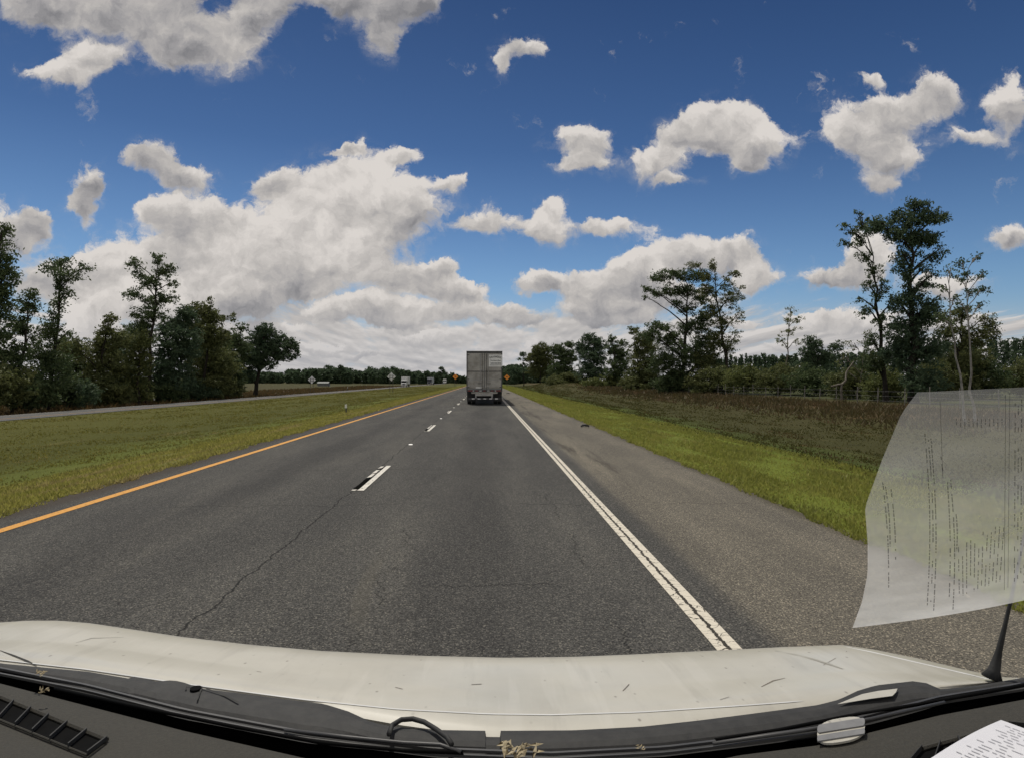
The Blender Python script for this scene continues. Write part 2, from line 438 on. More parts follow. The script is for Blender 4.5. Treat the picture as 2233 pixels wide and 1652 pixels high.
def paint_mat(name, colr, xc, worn=True, edge=0.055):
    def f(T):
        c = pos(T); x, y, z = T.xyz(c)
        n = T.noise(c, 60.0, 3, 0.7)
        base = T.mix(T.mr(n, 0.35, 0.75, 0, 0.45), colr, tuple(q * 0.62 for q in colr))
        if worn:
            w1 = T.m('MULTIPLY', T.m('SUBTRACT', T.noise(T.comb(0.0, y, 0.0), 6.5, 7, 0.8), 0.5), 0.11)
            dd = T.m('ABSOLUTE', T.m('ADD', T.m('SUBTRACT', x, xc), w1))
            wd = T.m('MULTIPLY', T.noise(T.comb(0.0, y, 5.0), 9.0, 4, 0.7), 0.028)
            ck = T.m('LESS_THAN', dd, wd)
            vo = T.new('ShaderNodeTexVoronoi', feature='DISTANCE_TO_EDGE'); T.put(vo.inputs['Vector'], T.v('MULTIPLY', T.v('ADD', c, T.v('SCALE', T.noise(c, 9.0, 3, 0.6, col=True), 0.12)), (5.0, 9.0, 1.0))); vo.inputs['Scale'].default_value = 1.0
            ck = T.m('MAXIMUM', ck, T.m('LESS_THAN', vo.outputs['Distance'], T.m('MULTIPLY', T.noise(c, 3.0, 2, 0.5), 0.03)))
            base = T.mix(ck, base, (0.030, 0.025, 0.017))
        else:
            vo = T.new('ShaderNodeTexVoronoi'); T.put(vo.inputs['Vector'], c); vo.inputs['Scale'].default_value = 45.0
            base = T.mix(T.mr(T.xyz(vo.outputs['Color'])[0], 0.12, 0.05, 0, 0.5), base, (0.06, 0.045, 0.03))
        T.put(T.b.inputs['Base Color'], base); bump(T, n, 0.4, 0.003)
    return mat(name, f, 0.75, spec=0.3)
M_wline = paint_mat('white_road_paint', (0.62, 0.57, 0.47), 1.60)
M_wdash = paint_mat('white_dash_paint', (0.66, 0.63, 0.56), -2.06)
M_yline = paint_mat('yellow_road_paint', (0.62, 0.30, 0.055), -5.7, worn=False)
M_tar = speckled('black_contrast_paint', (0.006, 0.006, 0.006), (0.010, 0.010, 0.009), 60, 1.0, world_co=True, spec=0.0)
def strip(name, x0, x1, y0, y1, z, m, n=40, z1=None, wob=0.0):
    rr = random.Random(int(x0 * 100)); z1 = z if z1 is None else z1
    rows = []
    for i in range(n + 1):
        y = y0 + (y1 - y0) * (i / n) ** 2.2
        w = rr.uniform(-wob, wob); w2 = rr.uniform(-wob, wob)
        rows.append([(x0 + w, y, z), (x1 + w2, y, z1)])
    return tag(MB().grid(rows).build(name, m), kind='structure')
strip('white_edge_line', 1.515, 1.685, -5, 700, 0.0105, M_wline, 60, wob=0.004)
strip('yellow_edge_line', -5.77, -5.62, -5, 700, 0.0095, M_yline, 60, wob=0.004)
strip('far_road_line', -30.3, -30.15, -5, 700, -0.628, M_yline, 30, z1=-0.622)
strip('far_road_line', -37.0, -36.85, -5, 700, -0.922, M_wdash, 30, z1=-0.916)
dm = MB(); tm = MB()
yd = H(768, 1070, 0.01).y
for k in range(-1, 26):
    y = yd + 12.2 * k
    tm.poly([(-2.14, y, 0.0165), (-1.93, y, 0.0165), (-1.93, y + 3.05, 0.0165), (-2.14, y + 3.05, 0.0165)])
    dm.poly([(-2.035, y + 0.0, 0.021), (-1.935, y, 0.021), (-1.935, y + 3.03, 0.021), (-2.035, y + 3.03, 0.021)])
    rk = random.Random(k + 70)
    for ya, yb in ((1.30, 1.92), (2.0, 2.42), (2.5, 2.97)):
        ya += rk.uniform(-.25, .1); w_ = rk.uniform(-.012, .012)
        dm.poly([(-2.135 + w_, y + ya, 0.021), (-2.05 + w_, y + ya + 0.12, 0.021), (-2.045, y + yb, 0.021), (-2.13, y + yb - 0.04, 0.021)])
    dm.poly([(-2.135, y, 0.021), (-2.035, y, 0.021), (-2.035, y + 0.12, 0.021), (-2.135, y + 0.10, 0.021)])
tag(tm.build('lane_dash_backing', M_tar), kind='structure')
tag(dm.build('lane_dashes', M_wdash), kind='structure')
M_refl = speckled('marker_plastic', (0.62, 0.6, 0.55), (0.4, 0.4, 0.38), 80, 0.4)
for k in range(0, 5):
    y = H(893, 968, 0.02).y + 12.2 * k
    b = MB(); bw, bl, h = 0.055, 0.055, 0.02
    v0 = [(-2.05 - bw, y - bl, 0.012), (-2.05 + bw, y - bl, 0.012), (-2.05 + bw, y + bl, 0.012), (-2.05 - bw, y + bl, 0.012)]
    v1 = [(-2.05 - bw * .8, y - bl * .4, 0.012 + h), (-2.05 + bw * .8, y - bl * .4, 0.012 + h), (-2.05 + bw * .8, y + bl * .4, 0.012 + h), (-2.05 - bw * .8, y + bl * .4, 0.012 + h)]
    b.poly(v1); b.poly([v0[0], v0[1], v1[1], v1[0]]); b.poly([v0[1], v0[2], v1[2], v1[1]]); b.poly([v0[2], v0[3], v1[3], v1[2]]); b.poly([v0[3], v0[0], v1[0], v1[3]])
    o = b.build('road_marker', M_refl)
    tag(o, ['small pale raised marker after the nearest lane dash', 'small pale raised marker between the second and third lane dashes',
            'small pale raised marker between the third and fourth lane dashes', 'small pale raised marker beside the trailer wheels',
            'farthest small pale raised marker ahead of the trailer rear'][k], 'road marker', 'raised markers between the lane dashes')

# ------------------------------------------------------------------ grass blades
def leaf_mat(name, a, b, tr=0.35, rough=0.6, dry=None):
    def f(T):
        g = T.new('ShaderNodeNewGeometry')
        n = T.noise(g.outputs['Position'], 0.7, 3, 0.6)
        k = T.m('ADD', T.m('MULTIPLY', g.outputs['Random Per Island'], 0.6), T.m('MULTIPLY', T.mr(n, 0.3, 0.7), 0.4))
        c = T.mix(k, a, b)
        if dry:
            st = T.noise(T.v('MULTIPLY', g.outputs['Position'], (1.0, 0.10, 1.0)), 1.1, 4, 0.65)
            pt = T.noise(g.outputs['Position'], 0.35, 4, 0.65)
            c = T.mix(T.m('MULTIPLY', T.mr(st, 0.52, 0.68), 0.75), c, dry)
            c = T.mix(T.mr(pt, 0.50, 0.66, 0, 0.55), c, T.v('MULTIPLY', c, (0.50, 0.56, 0.6)))
        T.put(T.b.inputs['Base Color'], c)
        tl = T.new('ShaderNodeBsdfTranslucent'); T.put(tl.inputs[0], c)
        mx = T.new('ShaderNodeMixShader'); mx.inputs[0].default_value = tr
        T.l.new(T.b.outputs[0], mx.inputs[1]); T.l.new(tl.outputs[0], mx.inputs[2])
        T.l.new(mx.outputs[0], T.n['Material Output'].inputs[0])
    return mat(name, f, rough, spec=0.15)
def blades(name, x0, x1, y0, y1, n, hmin, hmax, m, seed, xpow=1.0, label='', edge=None, cat='grass'):
    g = np.random.default_rng(seed)
    y = y0 * (y1 / y0) ** g.random(n)
    x = x0 + (x1 - x0) * g.random(n) ** xpow
    if edge is not None: x = x + edge * np.sin(y * 2.3) + edge * 0.7 * np.sin(y * 5.9 + 1)
    z = np.maximum(gzn(x, y), np.where((x > -6.5) & (x < 4.25), 0.0, -9)) - 0.01
    h = (hmin + (hmax - hmin) * g.random(n) ** 2) * (0.75 + 0.5 * np.sin(x * 1.7 + 1.3 * np.sin(y * .8)) ** 2)
    wd = 0.006 + 0.0012 * y
    an = g.random(n) * 6.283; ln = g.normal(0, 0.45, (n, 2)) * h[:, None]
    c, s = np.cos(an) * wd, np.sin(an) * wd
    V = np.empty((n, 3, 3))
    V[:, 0] = np.stack([x - c, y - s, z], 1); V[:, 1] = np.stack([x + c, y + s, z], 1)
    V[:, 2] = np.stack([x + ln[:, 0], y + ln[:, 1], z + h], 1)
    o = npmesh(name, V.reshape(-1, 3), np.arange(n * 3).reshape(-1, 3), m, k=3)
    return tag(o, label, cat, kind='stuff')
M_g1 = leaf_mat('verge_grass', (0.20, 0.22, 0.042), (0.33, 0.315, 0.085), 0.45, dry=(0.30, 0.27, 0.08))
M_g2 = leaf_mat('median_grass', (0.225, 0.23, 0.045), (0.39, 0.345, 0.105), 0.5, dry=(0.38, 0.30, 0.14))
M_g3 = leaf_mat('dark_grass', (0.054, 0.060, 0.014), (0.105, 0.095, 0.028), 0.35, dry=(0.13, 0.085, 0.04))
M_g4 = leaf_mat('ditch_grass', (0.125, 0.130, 0.024), (0.24, 0.21, 0.055), 0.4, dry=(0.34, 0.29, 0.13))
M_weed = leaf_mat('rusty_weeds', (0.062, 0.060, 0.022), (0.13, 0.095, 0.046), 0.25, dry=(0.20, 0.13, 0.075))
blades('verge_grass', 4.16, 9.6, 4.5, 260, 120000, 0.035, 0.10, M_g1, 1, label='short bright green mown grass along the paved shoulder', edge=0.05)
blades('rough_grass', 8.3, 27, 10, 260, 60000, 0.03, 0.11, M_g3, 2, label='dark rough grass between the mown verge and the fence')
blades('median_grass', -6.32, -11.5, 4.5, 260, 120000, 0.035, 0.11, M_g2, 3, label='yellow green grass beside the yellow edge line', edge=0.06, xpow=1.15)
blades('ditch_grass', -10.3, -27, 12, 260, 60000, 0.03, 0.09, M_g4, 4, label='darker green grass in the median ditch')
blades('rusty_weeds', 20.0, 29.7, 28, 150, 15000, 0.12, 0.5, M_weed, 5, label='rusty brown weeds growing in front of the fence', cat='weeds', xpow=0.6)
blades('roadside_weeds', -38.7, -60, 45, 330, 20000, 0.2, 0.6, leaf_mat('field_weeds', (0.07, 0.06, 0.022), (0.14, 0.085, 0.038), 0.3), 6, label='brownish weeds in the field beyond the far road', cat='weeds')

# ------------------------------------------------------------------ trees
M_leafA = leaf_mat('leaves_dark', (0.050, 0.082, 0.036), (0.120, 0.150, 0.062), 0.35)
M_leafB = leaf_mat('leaves_olive', (0.070, 0.088, 0.032), (0.160, 0.170, 0.064), 0.36)
M_leafC = leaf_mat('leaves_bluish', (0.044, 0.078, 0.044), (0.100, 0.136, 0.072), 0.33)
M_leafD = leaf_mat('leaves_mid', (0.080, 0.108, 0.036), (0.190, 0.200, 0.070), 0.38)
M_bark = speckled('bark_grey', (0.045, 0.038, 0.030), (0.10, 0.088, 0.072), 5, 0.9, bmp=0.6, spec=0.1)
M_barkd = speckled('bark_dark', (0.022, 0.019, 0.015), (0.05, 0.043, 0.035), 5, 0.9, bmp=0.6, spec=0.1)
M_birch = speckled('bark_pale', (0.16, 0.15, 0.13), (0.34, 0.32, 0.29), 4, 0.85, bmp=0.4, spec=0.1)
M_twig = speckled('dry_twigs', (0.11, 0.095, 0.075), (0.20, 0.18, 0.15), 5, 0.9, spec=0.1)

def leaves(centres, per, spread, size, g):
    """centres (n,3): leaf clumps; returns quads"""
    n = len(centres) * per
    c = np.repeat(centres, per, 0) + g.normal(0, 1, (n, 3)) * np.repeat(np.broadcast_to(spread, (len(centres),)), per)[:, None] * np.array([1, 1, 0.7])
    a = g.normal(0, 1, (n, 3)); a /= np.linalg.norm(a, axis=1)[:, None]
    b = g.normal(0, 1, (n, 3)); b -= (a * b).sum(1)[:, None] * a; b /= np.linalg.norm(b, axis=1)[:, None]
    s = size * g.uniform(0.5, 1.25, n)[:, None]
    V = np.empty((n, 4, 3))
    V[:, 0] = c - a * s; V[:, 1] = c + b * s * 0.45; V[:, 2] = c + a * s; V[:, 3] = c - b * s * 0.45
    return V.reshape(-1, 3)
def limb(mb, a, b, r0, r1, g, k=5, wob=0.08, n=5):
    a, b = Vector(a), Vector(b); L = (b - a).length
    pts = []
    for i in range(k + 1):
        t = i / k
        p = a.lerp(b, t)
        if 0 < i < k: p += Vector(g.normal(0, wob * L / k, 3))
        p.z += math.sin(t * math.pi) * 0.05 * L
        pts.append(p)
    mb.tube(pts, [r0 + (r1 - r0) * i / k for i in range(k + 1)], n, cap=False)
    return pts
def tree(name, label, cat, base, Y, blobs, leafm, barkm, seed, dens=1.0, leaf=0.2, r=0.22, top=None, group=None, clump=0.55, lean=None, depth=1.0, twigs=3, per=16):
    """base: frame column of the foot; blobs: (column, row, rx, ry[, density]) masses of foliage seen in the photo, each given real depth"""
    g = np.random.default_rng(seed)
    X = P(base[0] if isinstance(base, tuple) else base, 860, Y).x
    z0 = gz(X, Y)
    foot = Vector((X, Y, z0 - 0.05))
    e = empty(name, (X, Y, z0), label, cat, group)
    k = Y / F
    cs = []; wood = MB()
    B = []
    for bl in blobs:
        cx, cy, rx, ry_ = bl[:4]; dn = bl[4] if len(bl) > 4 else 1.0
        rxm, rym = rx * k, ry_ * k
        off = g.normal(0, 0.45) * rxm * depth
        B.append((P(cx, cy, Y) + Vector((0, off, 0)), rxm, rym, dn))
    B.sort(key=lambda q: q[0].z)
    topb = max(B, key=lambda q: q[0].z)
    tp = P(*top, Y) if top else topb[0]
    trunk = [foot + Vector((0, 0, 0))]
    nseg = 9
    for i in range(1, nseg + 1):
        t = i / nseg
        q = foot.lerp(tp, t) + Vector((g.normal(0, 0.10), g.normal(0, 0.10), 0)) * (0.55 if r < 0.07 else 1) * (1 if i < nseg else 0)
        trunk.append(q)
    rad = [r * (1.35 if i == 0 else 1.0) * (1 - 0.82 * i / nseg) for i in range(nseg + 1)]
    wood.tube(trunk, rad, 8, cap=False)
    def near_trunk(z):
        for i in range(nseg):
            if trunk[i + 1].z >= z: 
                t = (z - trunk[i].z) / max(1e-6, trunk[i + 1].z - trunk[i].z)
                return trunk[i].lerp(trunk[i + 1], max(0, min(1, t))), rad[i]
        return trunk[-1], rad[-1]
    for c, rxm, rym, dn in B:
        dist = math.hypot(c.x - tp.x, c.y - tp.y)
        a, ra = near_trunk(max(z0 + 0.6, c.z - max(0.6 * dist, rym) - 0.3))
        end = c + Vector((0, 0, rym * 0.3))
        pts = limb(wood, a, end, min(ra * 0.75, r * 0.5), 0.025, g)
        nc = max(4, int(dn * dens * 7.0 * (rxm * rym * 4) / (clump ** 2) * 0.32))
        d = g.normal(0, 1, (nc, 3)); d /= np.linalg.norm(d, axis=1)[:, None]
        rr_ = g.random(nc) ** (1 / 2.2)
        rr_ *= 1 + 0.22 * np.sin(d[:, 0] * 5 + seed) * np.cos(d[:, 2] * 6 + seed * 2)
        cc = np.array(c)[None] + d * rr_[:, None] * np.array([rxm, rxm * depth, rym])[None]
        cs.append(cc)
        for j in range(min(nc, int(3 + twigs * rxm))):
            limb(wood, pts[-2 if j % 2 else -3], Vector(cc[j]), 0.03, 0.008, g, k=3, wob=0.15, n=3)
    C = np.concatenate(cs)
    V = leaves(C, int(per * 1.5), clump * 0.42 * g.uniform(0.6, 1.3, len(C)), leaf * 0.80, g)
    npmesh('crown', V, np.arange(len(V)).reshape(-1, 4), leafm, e)
    wood.build('trunk', barkm, e, smooth=True)
    return e

XL = -44.0
def YL(px, x=XL): return max(45, x * F / (px - 1058))
GL = 'trees along the left side of the far road'
tree('broadleaf_tree', 'tallest dark tree cut off by the left edge of the view', 'tree', -25, 60, [(4,505,14,26),(-8,560,26,36),(4,600,22,34),(-25,640,50,60),(8,655,22,40),(-20,740,60,70),(-15,830,60,60)], M_leafA, M_barkd, 11, 1.1, 0.20, 0.3, group=GL, clump=0.6)
tree('broadleaf_tree', 'leaning feathery tree just right of the tall tree at the left edge', 'tree', 30, 62, [(66,642,18,16,.8),(50,668,20,18,.8),(72,672,12,18,.6),(36,705,24,28,.9),(55,735,20,24,.5),(30,780,45,50),(45,840,50,50)], M_leafA, M_barkd, 12, 1.0, 0.2, 0.2, group=GL)
tree('broadleaf_tree', 'slender ragged tree with a side tuft and a bare stub branch', 'tree', 108, 66, [(122,572,20,16),(138,592,24,16,.8),(178,585,15,13,.7),(162,605,18,16,.7),(125,615,18,22,.8),(138,640,18,18,.7),(118,665,14,18,.8),(122,690,14,16),(116,722,22,24),(96,712,14,18,.7),(148,728,12,14,.6),(110,780,50,40),(118,840,60,45)], M_leafA, M_barkd, 13, 1.0, 0.19, 0.22, group=GL)
tree('broadleaf_tree', 'low bushy tree between the slender tree and the forked tree', 'tree', 205, 76, [(210,745,24,16),(240,698,15,14,.8),(236,720,18,14),(185,765,36,24),(262,740,28,24),(215,790,60,45),(220,845,60,36)], M_leafB, M_barkd, 14, 1.1, 0.22, 0.2, group=GL)
tree('broadleaf_tree', 'tall tree with a crown forking into two ragged tufts', 'tree', 318, 84, [(297,576,13,13,.9),(306,598,13,16,.7),(312,622,10,14,.4),(348,566,13,13),(372,588,12,12,.8),(352,592,16,18,.9),(338,618,18,18,.9),(370,618,14,9,.6),(292,642,20,12),(318,655,20,14,.9),(352,650,24,18,.9),(330,684,34,18),(308,706,26,18,.9),(300,735,36,28)], M_leafA, M_barkd, 15, 1.05, 0.2, 0.26, group=GL)
tree('ivy_tree', 'leafy column of lighter green vine in front of the forked tree', 'tree', 300, 80, [(308,745,22,30),(300,790,28,34),(292,835,28,30),(305,865,24,16)], M_leafD, M_barkd, 16, 1.1, 0.22, 0.2, group=GL)
tree('broadleaf_tree', 'rounded dark tree right of the forked tree', 'tree', 385, 90, [(400,690,24,22),(372,715,26,24),(395,750,50,40),(380,810,55,50),(350,850,45,26)], M_leafC, M_barkd, 17, 1.2, 0.24, 0.25, group=GL)
tree('broadleaf_tree', 'broad olive tree with bare twigs sticking out of its top', 'tree', 440, 98, [(440,680,30,20),(468,694,24,15),(425,712,40,26),(465,735,42,34),(440,790,60,50),(440,840,60,30),(462,660,10,10,.25),(502,690,18,10,.3)], M_leafB, M_barkd, 18, 1.15, 0.24, 0.25, group=GL, twigs=5)
tree('broadleaf_tree', 'thin topped tree left of the lone oak', 'tree', 505, 112, [(527,716,18,12,.4),(500,738,26,22,.8),(520,760,28,28,.8),(495,800,40,45),(480,840,45,26)], M_leafA, M_barkd, 19, 1.1, 0.26, 0.22, group=GL)
tree('oak_tree', 'lone spreading oak at the right end of the left tree row', 'tree', 556, 122, [(582,722,22,16),(560,742,24,24),(602,740,24,18,.8),(632,752,20,14,.8),(590,762,36,24),(622,778,26,12,.7),(555,780,28,28),(580,795,26,16,.7),(545,815,16,16,.8),(646,768,8,12,.6),(535,760,14,18,.8)], M_leafC, M_barkd, 20, 1.15, 0.26, 0.42, group=GL)
tree('broadleaf_tree', 'dark filler tree half hidden behind the forked tree', 'tree', 262, 92, [(262,752,30,22),(285,725,22,20),(270,790,40,34),(250,835,44,28)], M_leafC, M_barkd, 21, 1.2, 0.24, 0.2, group=GL)
tree('broadleaf_tree', 'dark tree filling the gap left of the low bushy tree', 'tree', 165, 80, [(160,758,26,18),(140,790,34,30),(185,800,36,30),(160,840,44,26)], M_leafA, M_barkd, 22, 1.2, 0.22, 0.2, group=GL)
tree('broadleaf_tree', 'dark tree between the rounded tree and the thin topped tree', 'tree', 470, 108, [(470,765,40,30),(440,770,36,34),(490,815,40,36),(450,835,44,26)], M_leafA, M_barkd, 23, 1.2, 0.26, 0.2, group=GL)
GS = 'shrubs at the foot of the left trees'
for i, (px, y, w, h, lb) in enumerate([(-30,840,60,50,'dense shrub at the left edge below the tallest tree'),(62,858,48,32,'shrub below the feathery leaning tree'),(150,855,50,30,'low shrub under the slender ragged tree'),
        (245,858,40,26,'shrub left of the vine covered column'),(345,858,45,26,'shrub right of the vine covered column'),(425,850,45,28,'shrub under the broad olive tree'),(500,845,32,22,'small shrub left of the lone oak trunk')]):
    tree('shrub', lb, 'shrub', px, YL(px) - 1.5, [(px, y, w, h),(px-w*.5, y+6, w*.6, h*.8),(px+w*.5, y+4, w*.6, h*.8)], (M_leafB, M_leafA, M_leafC)[i % 3], M_barkd, 30 + i, 1.0, 0.22, 0.08, group=GS)

GR = 'trees behind the fence on the right'
for i, (px, Y, bl, lm, lb) in enumerate([
    (1142, 300, [(1141,773,9,5),(1147,784,7,4,.7),(1134,783,6,3,.6),(1144,794,6,4,.5)], M_leafC, 'small flat topped pine just right of the trailer'),
    (1178, 290, [(1180,762,22,14),(1165,780,18,16),(1190,785,24,20),(1178,805,30,20)], M_leafB, 'first rounded tree right of the flat topped pine'),
    (1228, 235, [(1240,752,14,8,.8),(1215,762,20,14),(1235,778,26,20),(1222,806,32,22)], M_leafA, 'second rounded tree behind the grassy bank'),
    (1288, 180, [(1286,738,20,12),(1300,752,22,16),(1270,760,18,16),(1290,780,34,22),(1288,812,36,22)], M_leafC, 'domed dark tree left of the split topped tree'),
    (1348, 150, [(1334,742,9,10,.8),(1358,748,12,9,.8),(1340,762,18,14),(1358,775,20,18),(1345,805,32,24)], M_leafA, 'split topped tree between the domed tree and the umbrella tree'),
    (1400, 122, [(1382,720,12,10,.7),(1398,742,22,16,.9),(1388,765,20,16,.8),(1418,755,22,18),(1405,795,36,26),(1395,822,34,18)], M_leafB, 'ragged tree just left of the umbrella tree'),
    ]):
    tree('pine_tree' if i == 0 else 'broadleaf_tree', lb, 'tree', px, Y, bl, lm, M_barkd, 50 + i, 1.15, 0.20 + Y * 0.0006, 0.22, group=GR, clump=0.5 + Y * 0.001)
tree('umbrella_tree', 'wide flat crowned tree spreading to the left above bare limbs', 'tree', 1488, 96, [(1436,606,22,11),(1462,598,24,12),(1495,600,26,14),(1522,604,20,14),(1412,632,18,8,.8),(1436,640,20,8,.9),(1468,632,26,14),(1504,632,28,16),(1526,650,20,16,.8),(1405,648,8,5,.6),(1475,660,18,10,.6),(1500,672,24,14,.6),
      (1440,712,30,14),(1418,732,24,16,.9),(1465,740,34,24),(1500,715,26,20,.8),(1490,775,50,32),(1530,700,30,26,.9),(1540,745,34,30),(1535,790,36,28),(1445,790,36,28),(1490,820,50,20)], M_leafA, M_barkd, 60, 1.05, 0.20, 0.38, group=GR, top=(1500,640), depth=0.8)
tree('broadleaf_tree', 'airy tall tree with small scattered leaves and hanging vines', 'tree', 1592, 92, [(1512,580,16,10,.4),(1552,578,9,14,.6),(1548,602,20,16,.5),(1600,598,14,16,.3),(1578,620,20,16,.35),(1548,635,22,20,.6),(1612,640,16,18,.3),(1585,655,24,22,.4),(1550,675,20,22,.6),(1618,688,12,20,.25),(1572,700,24,24,.45),(1560,740,24,28,.6),(1608,735,14,18,.25),(1590,760,16,24,.4),(1545,790,30,30,.8)], M_leafB, M_barkd, 61, 1.35, 0.17, 0.26, group=GR, top=(1560,600), twigs=7, clump=0.45)
tree('sapling', 'thin pale sparse tree standing alone right of the airy tall tree', 'tree', 1712, 110, [(1722,678,10,12,.3),(1712,700,20,12,.3),(1738,698,14,12,.3),(1722,722,22,14,.25),(1700,745,18,14,.25),(1735,745,14,12,.2)], M_leafD, M_twig, 62, 0.8, 0.17, 0.16, group=GR, top=(1722,672), twigs=8, clump=0.45)
tree('broadleaf_tree', 'squat dark tree right of the thin pale tree', 'tree', 1785, 112, [(1768,742,14,12,.8),(1788,752,20,14),(1818,756,18,12,.8),(1760,768,20,14),(1800,775,34,18),(1775,795,34,18)], M_leafC, M_barkd, 63, 1.1, 0.22, 0.2, group=GR)
tree('broadleaf_tree', 'slender twin of the giant tree reaching out to the left', 'tree', 1932, 54, [(1838,490,12,12,.5),(1858,505,14,14,.5),(1868,470,9,14,.5),(1885,488,18,14,.8),(1880,520,18,16,.6),(1850,530,14,14,.4),(1880,560,16,20,.45),(1905,590,20,22,.5),(1890,620,18,20,.4),(1870,650,12,14,.3),(1925,630,18,26,.5),(1888,680,20,20,.4),(1905,655,14,16,.4),(1920,700,20,26,.5),(1940,665,14,20,.4),(1905,745,18,30,.5),(1900,790,30,34,.8)], M_leafA, M_barkd, 64, 0.95, 0.14, 0.22, group=GR, top=(1905,560), twigs=7, clump=0.36)
tree('broadleaf_tree', 'giant dark tree with the densest crown in front of the fence', 'tree', 1992, 50, [(1992,452,24,16),(1958,470,18,12),(1930,492,34,18),(1905,490,18,14),(1975,485,36,20),(2012,475,30,22),(2045,482,20,16,.8),(2056,470,8,10,.7),(1945,515,26,14),(1990,520,42,20),(2030,520,30,24),(2058,545,12,14,.4),(2035,560,20,20,.4),(1990,555,30,16,.5),(2010,590,30,20,.3),(1960,560,18,20,.4),(2040,600,14,14,.2),(1975,610,16,26,.3),
      (1975,590,22,26,.6),(2020,620,20,24,.5),(1965,665,18,30,.8),(2030,665,20,26,.7),(1990,650,24,30,1.2),(2008,690,34,28,1.2),(1985,720,40,32,1.3),(1990,770,50,38,1.3),(2020,760,38,34),(1995,830,48,36)], M_leafC, M_barkd, 65, 1.1, 0.15, 0.36, group=GR, top=(1985,520), twigs=6, clump=0.4)
tree('broadleaf_tree', 'dark bushy tree behind the two pale stemmed trees', 'tree', 2080, 56, [(2060,690,26,20,.8),(2095,685,22,22),(2068,730,34,28),(2110,735,30,28),(2148,695,14,18,.7),(2150,725,20,22,.9),(2085,790,50,40),(2140,790,40,40),(2100,840,60,36)], M_leafB, M_barkd, 66, 1.0, 0.16, 0.2, group=GR, clump=0.45)
tree('birch_tree', 'pale stemmed thin tree leaning left, left one of the pair', 'tree', 2104, 31.5, [(2072,590,10,18,.5),(2062,625,12,14,.35),(2082,650,14,14,.3),(2048,690,12,14,.3),(2075,700,10,14,.25)], M_leafA, M_birch, 67, 0.9, 0.10, 0.065, top=(2064,590), twigs=8, clump=0.26, per=12)
tree('birch_tree', 'pale stemmed thin tree with curled top, right one of the pair', 'tree', 2126, 32, [(2108,572,16,10,.7),(2135,560,14,9,.5),(2148,600,14,10,.5),(2110,600,14,14,.5),(2150,632,16,12,.6),(2120,640,18,12,.5),(2098,665,14,12,.3),(2138,668,12,10,.3),(2090,610,10,12,.4)], M_leafC, M_birch, 68, 0.95, 0.10, 0.065, top=(2102,600), twigs=8, clump=0.26, per=12)
tree('bare_bush', 'bare brown twiggy bush left of the giant tree', 'bush', 1870, 60, [(1868,755,26,26,.12),(1890,735,24,30,.12),(1848,780,22,20,.15),(1900,770,26,30,.15)], M_leafD, M_twig, 69, 0.8, 0.12, 0.07, twigs=26, clump=0.4)
GB = 'bushes behind the fence on the right'
for i, (px, y, w, h, Y, lb) in enumerate([
    (1235,825,45,12,185,'low dark bush under the second rounded tree'),(1330,832,50,16,150,'dark bush below the split topped tree'),(1410,828,48,22,118,'green bush left of the umbrella tree trunk'),(1470,830,45,24,98,'bush at the foot of the umbrella tree'),
    (1550,826,50,28,88,'bush under the airy tall tree'),(1630,822,50,26,82,'olive bush right of the airy tall tree'),(1700,822,52,28,78,'green bush below the thin pale tree'),(1775,825,52,28,72,'bush under the squat dark tree'),
    (1850,828,48,32,62,'bush beside the grey fallen branch'),(1930,835,46,34,56,'bush between the slender twin and the giant tree'),(2050,830,50,40,54,'bush right of the giant tree trunk'),(2140,820,50,40,56,'bush behind the pale stemmed pair'),(2225,815,50,38,60,'bush at the right edge of the view')]):
    tree('bush', lb, 'bush', px, Y, [(px, y, w*.8, h),(px-w*.6, y+5, w*.6, h*.75),(px+w*.55, y+4, w*.6, h*.75),(px+w*.1, y-h*.5, w*.4, h*.5), (px-w*.3, y+h*.75, w*.7, h*.5), (px+w*.4, y+h*.75, w*.7, h*.5)], (M_leafB, M_leafD, M_leafB, M_leafA)[i % 4], M_barkd, 80 + i, 0.8, 0.13 + Y * 0.0009, 0.06, group=GB, clump=0.5)
# fallen grey branch
b = MB(); g = np.random.default_rng(5)
a0 = P(1848, 800, 55); 
limb(b, P(1862, 788, 54), P(1835, 838, 53), 0.05, 0.10, g, wob=0.2); limb(b, P(1835, 838, 53), P(1812, 842, 53), 0.10, 0.06, g, wob=0.2); limb(b, P(1850, 812, 53.5), P(1868, 826, 53), 0.05, 0.02, g)
limb(b, P(1835, 838, 53), P(1836, 872, 53), 0.09, 0.10, g)
tag(b.build('dead_branch', M_twig, smooth=True), 'grey broken dead branch sticking out of the bushes', 'branch')

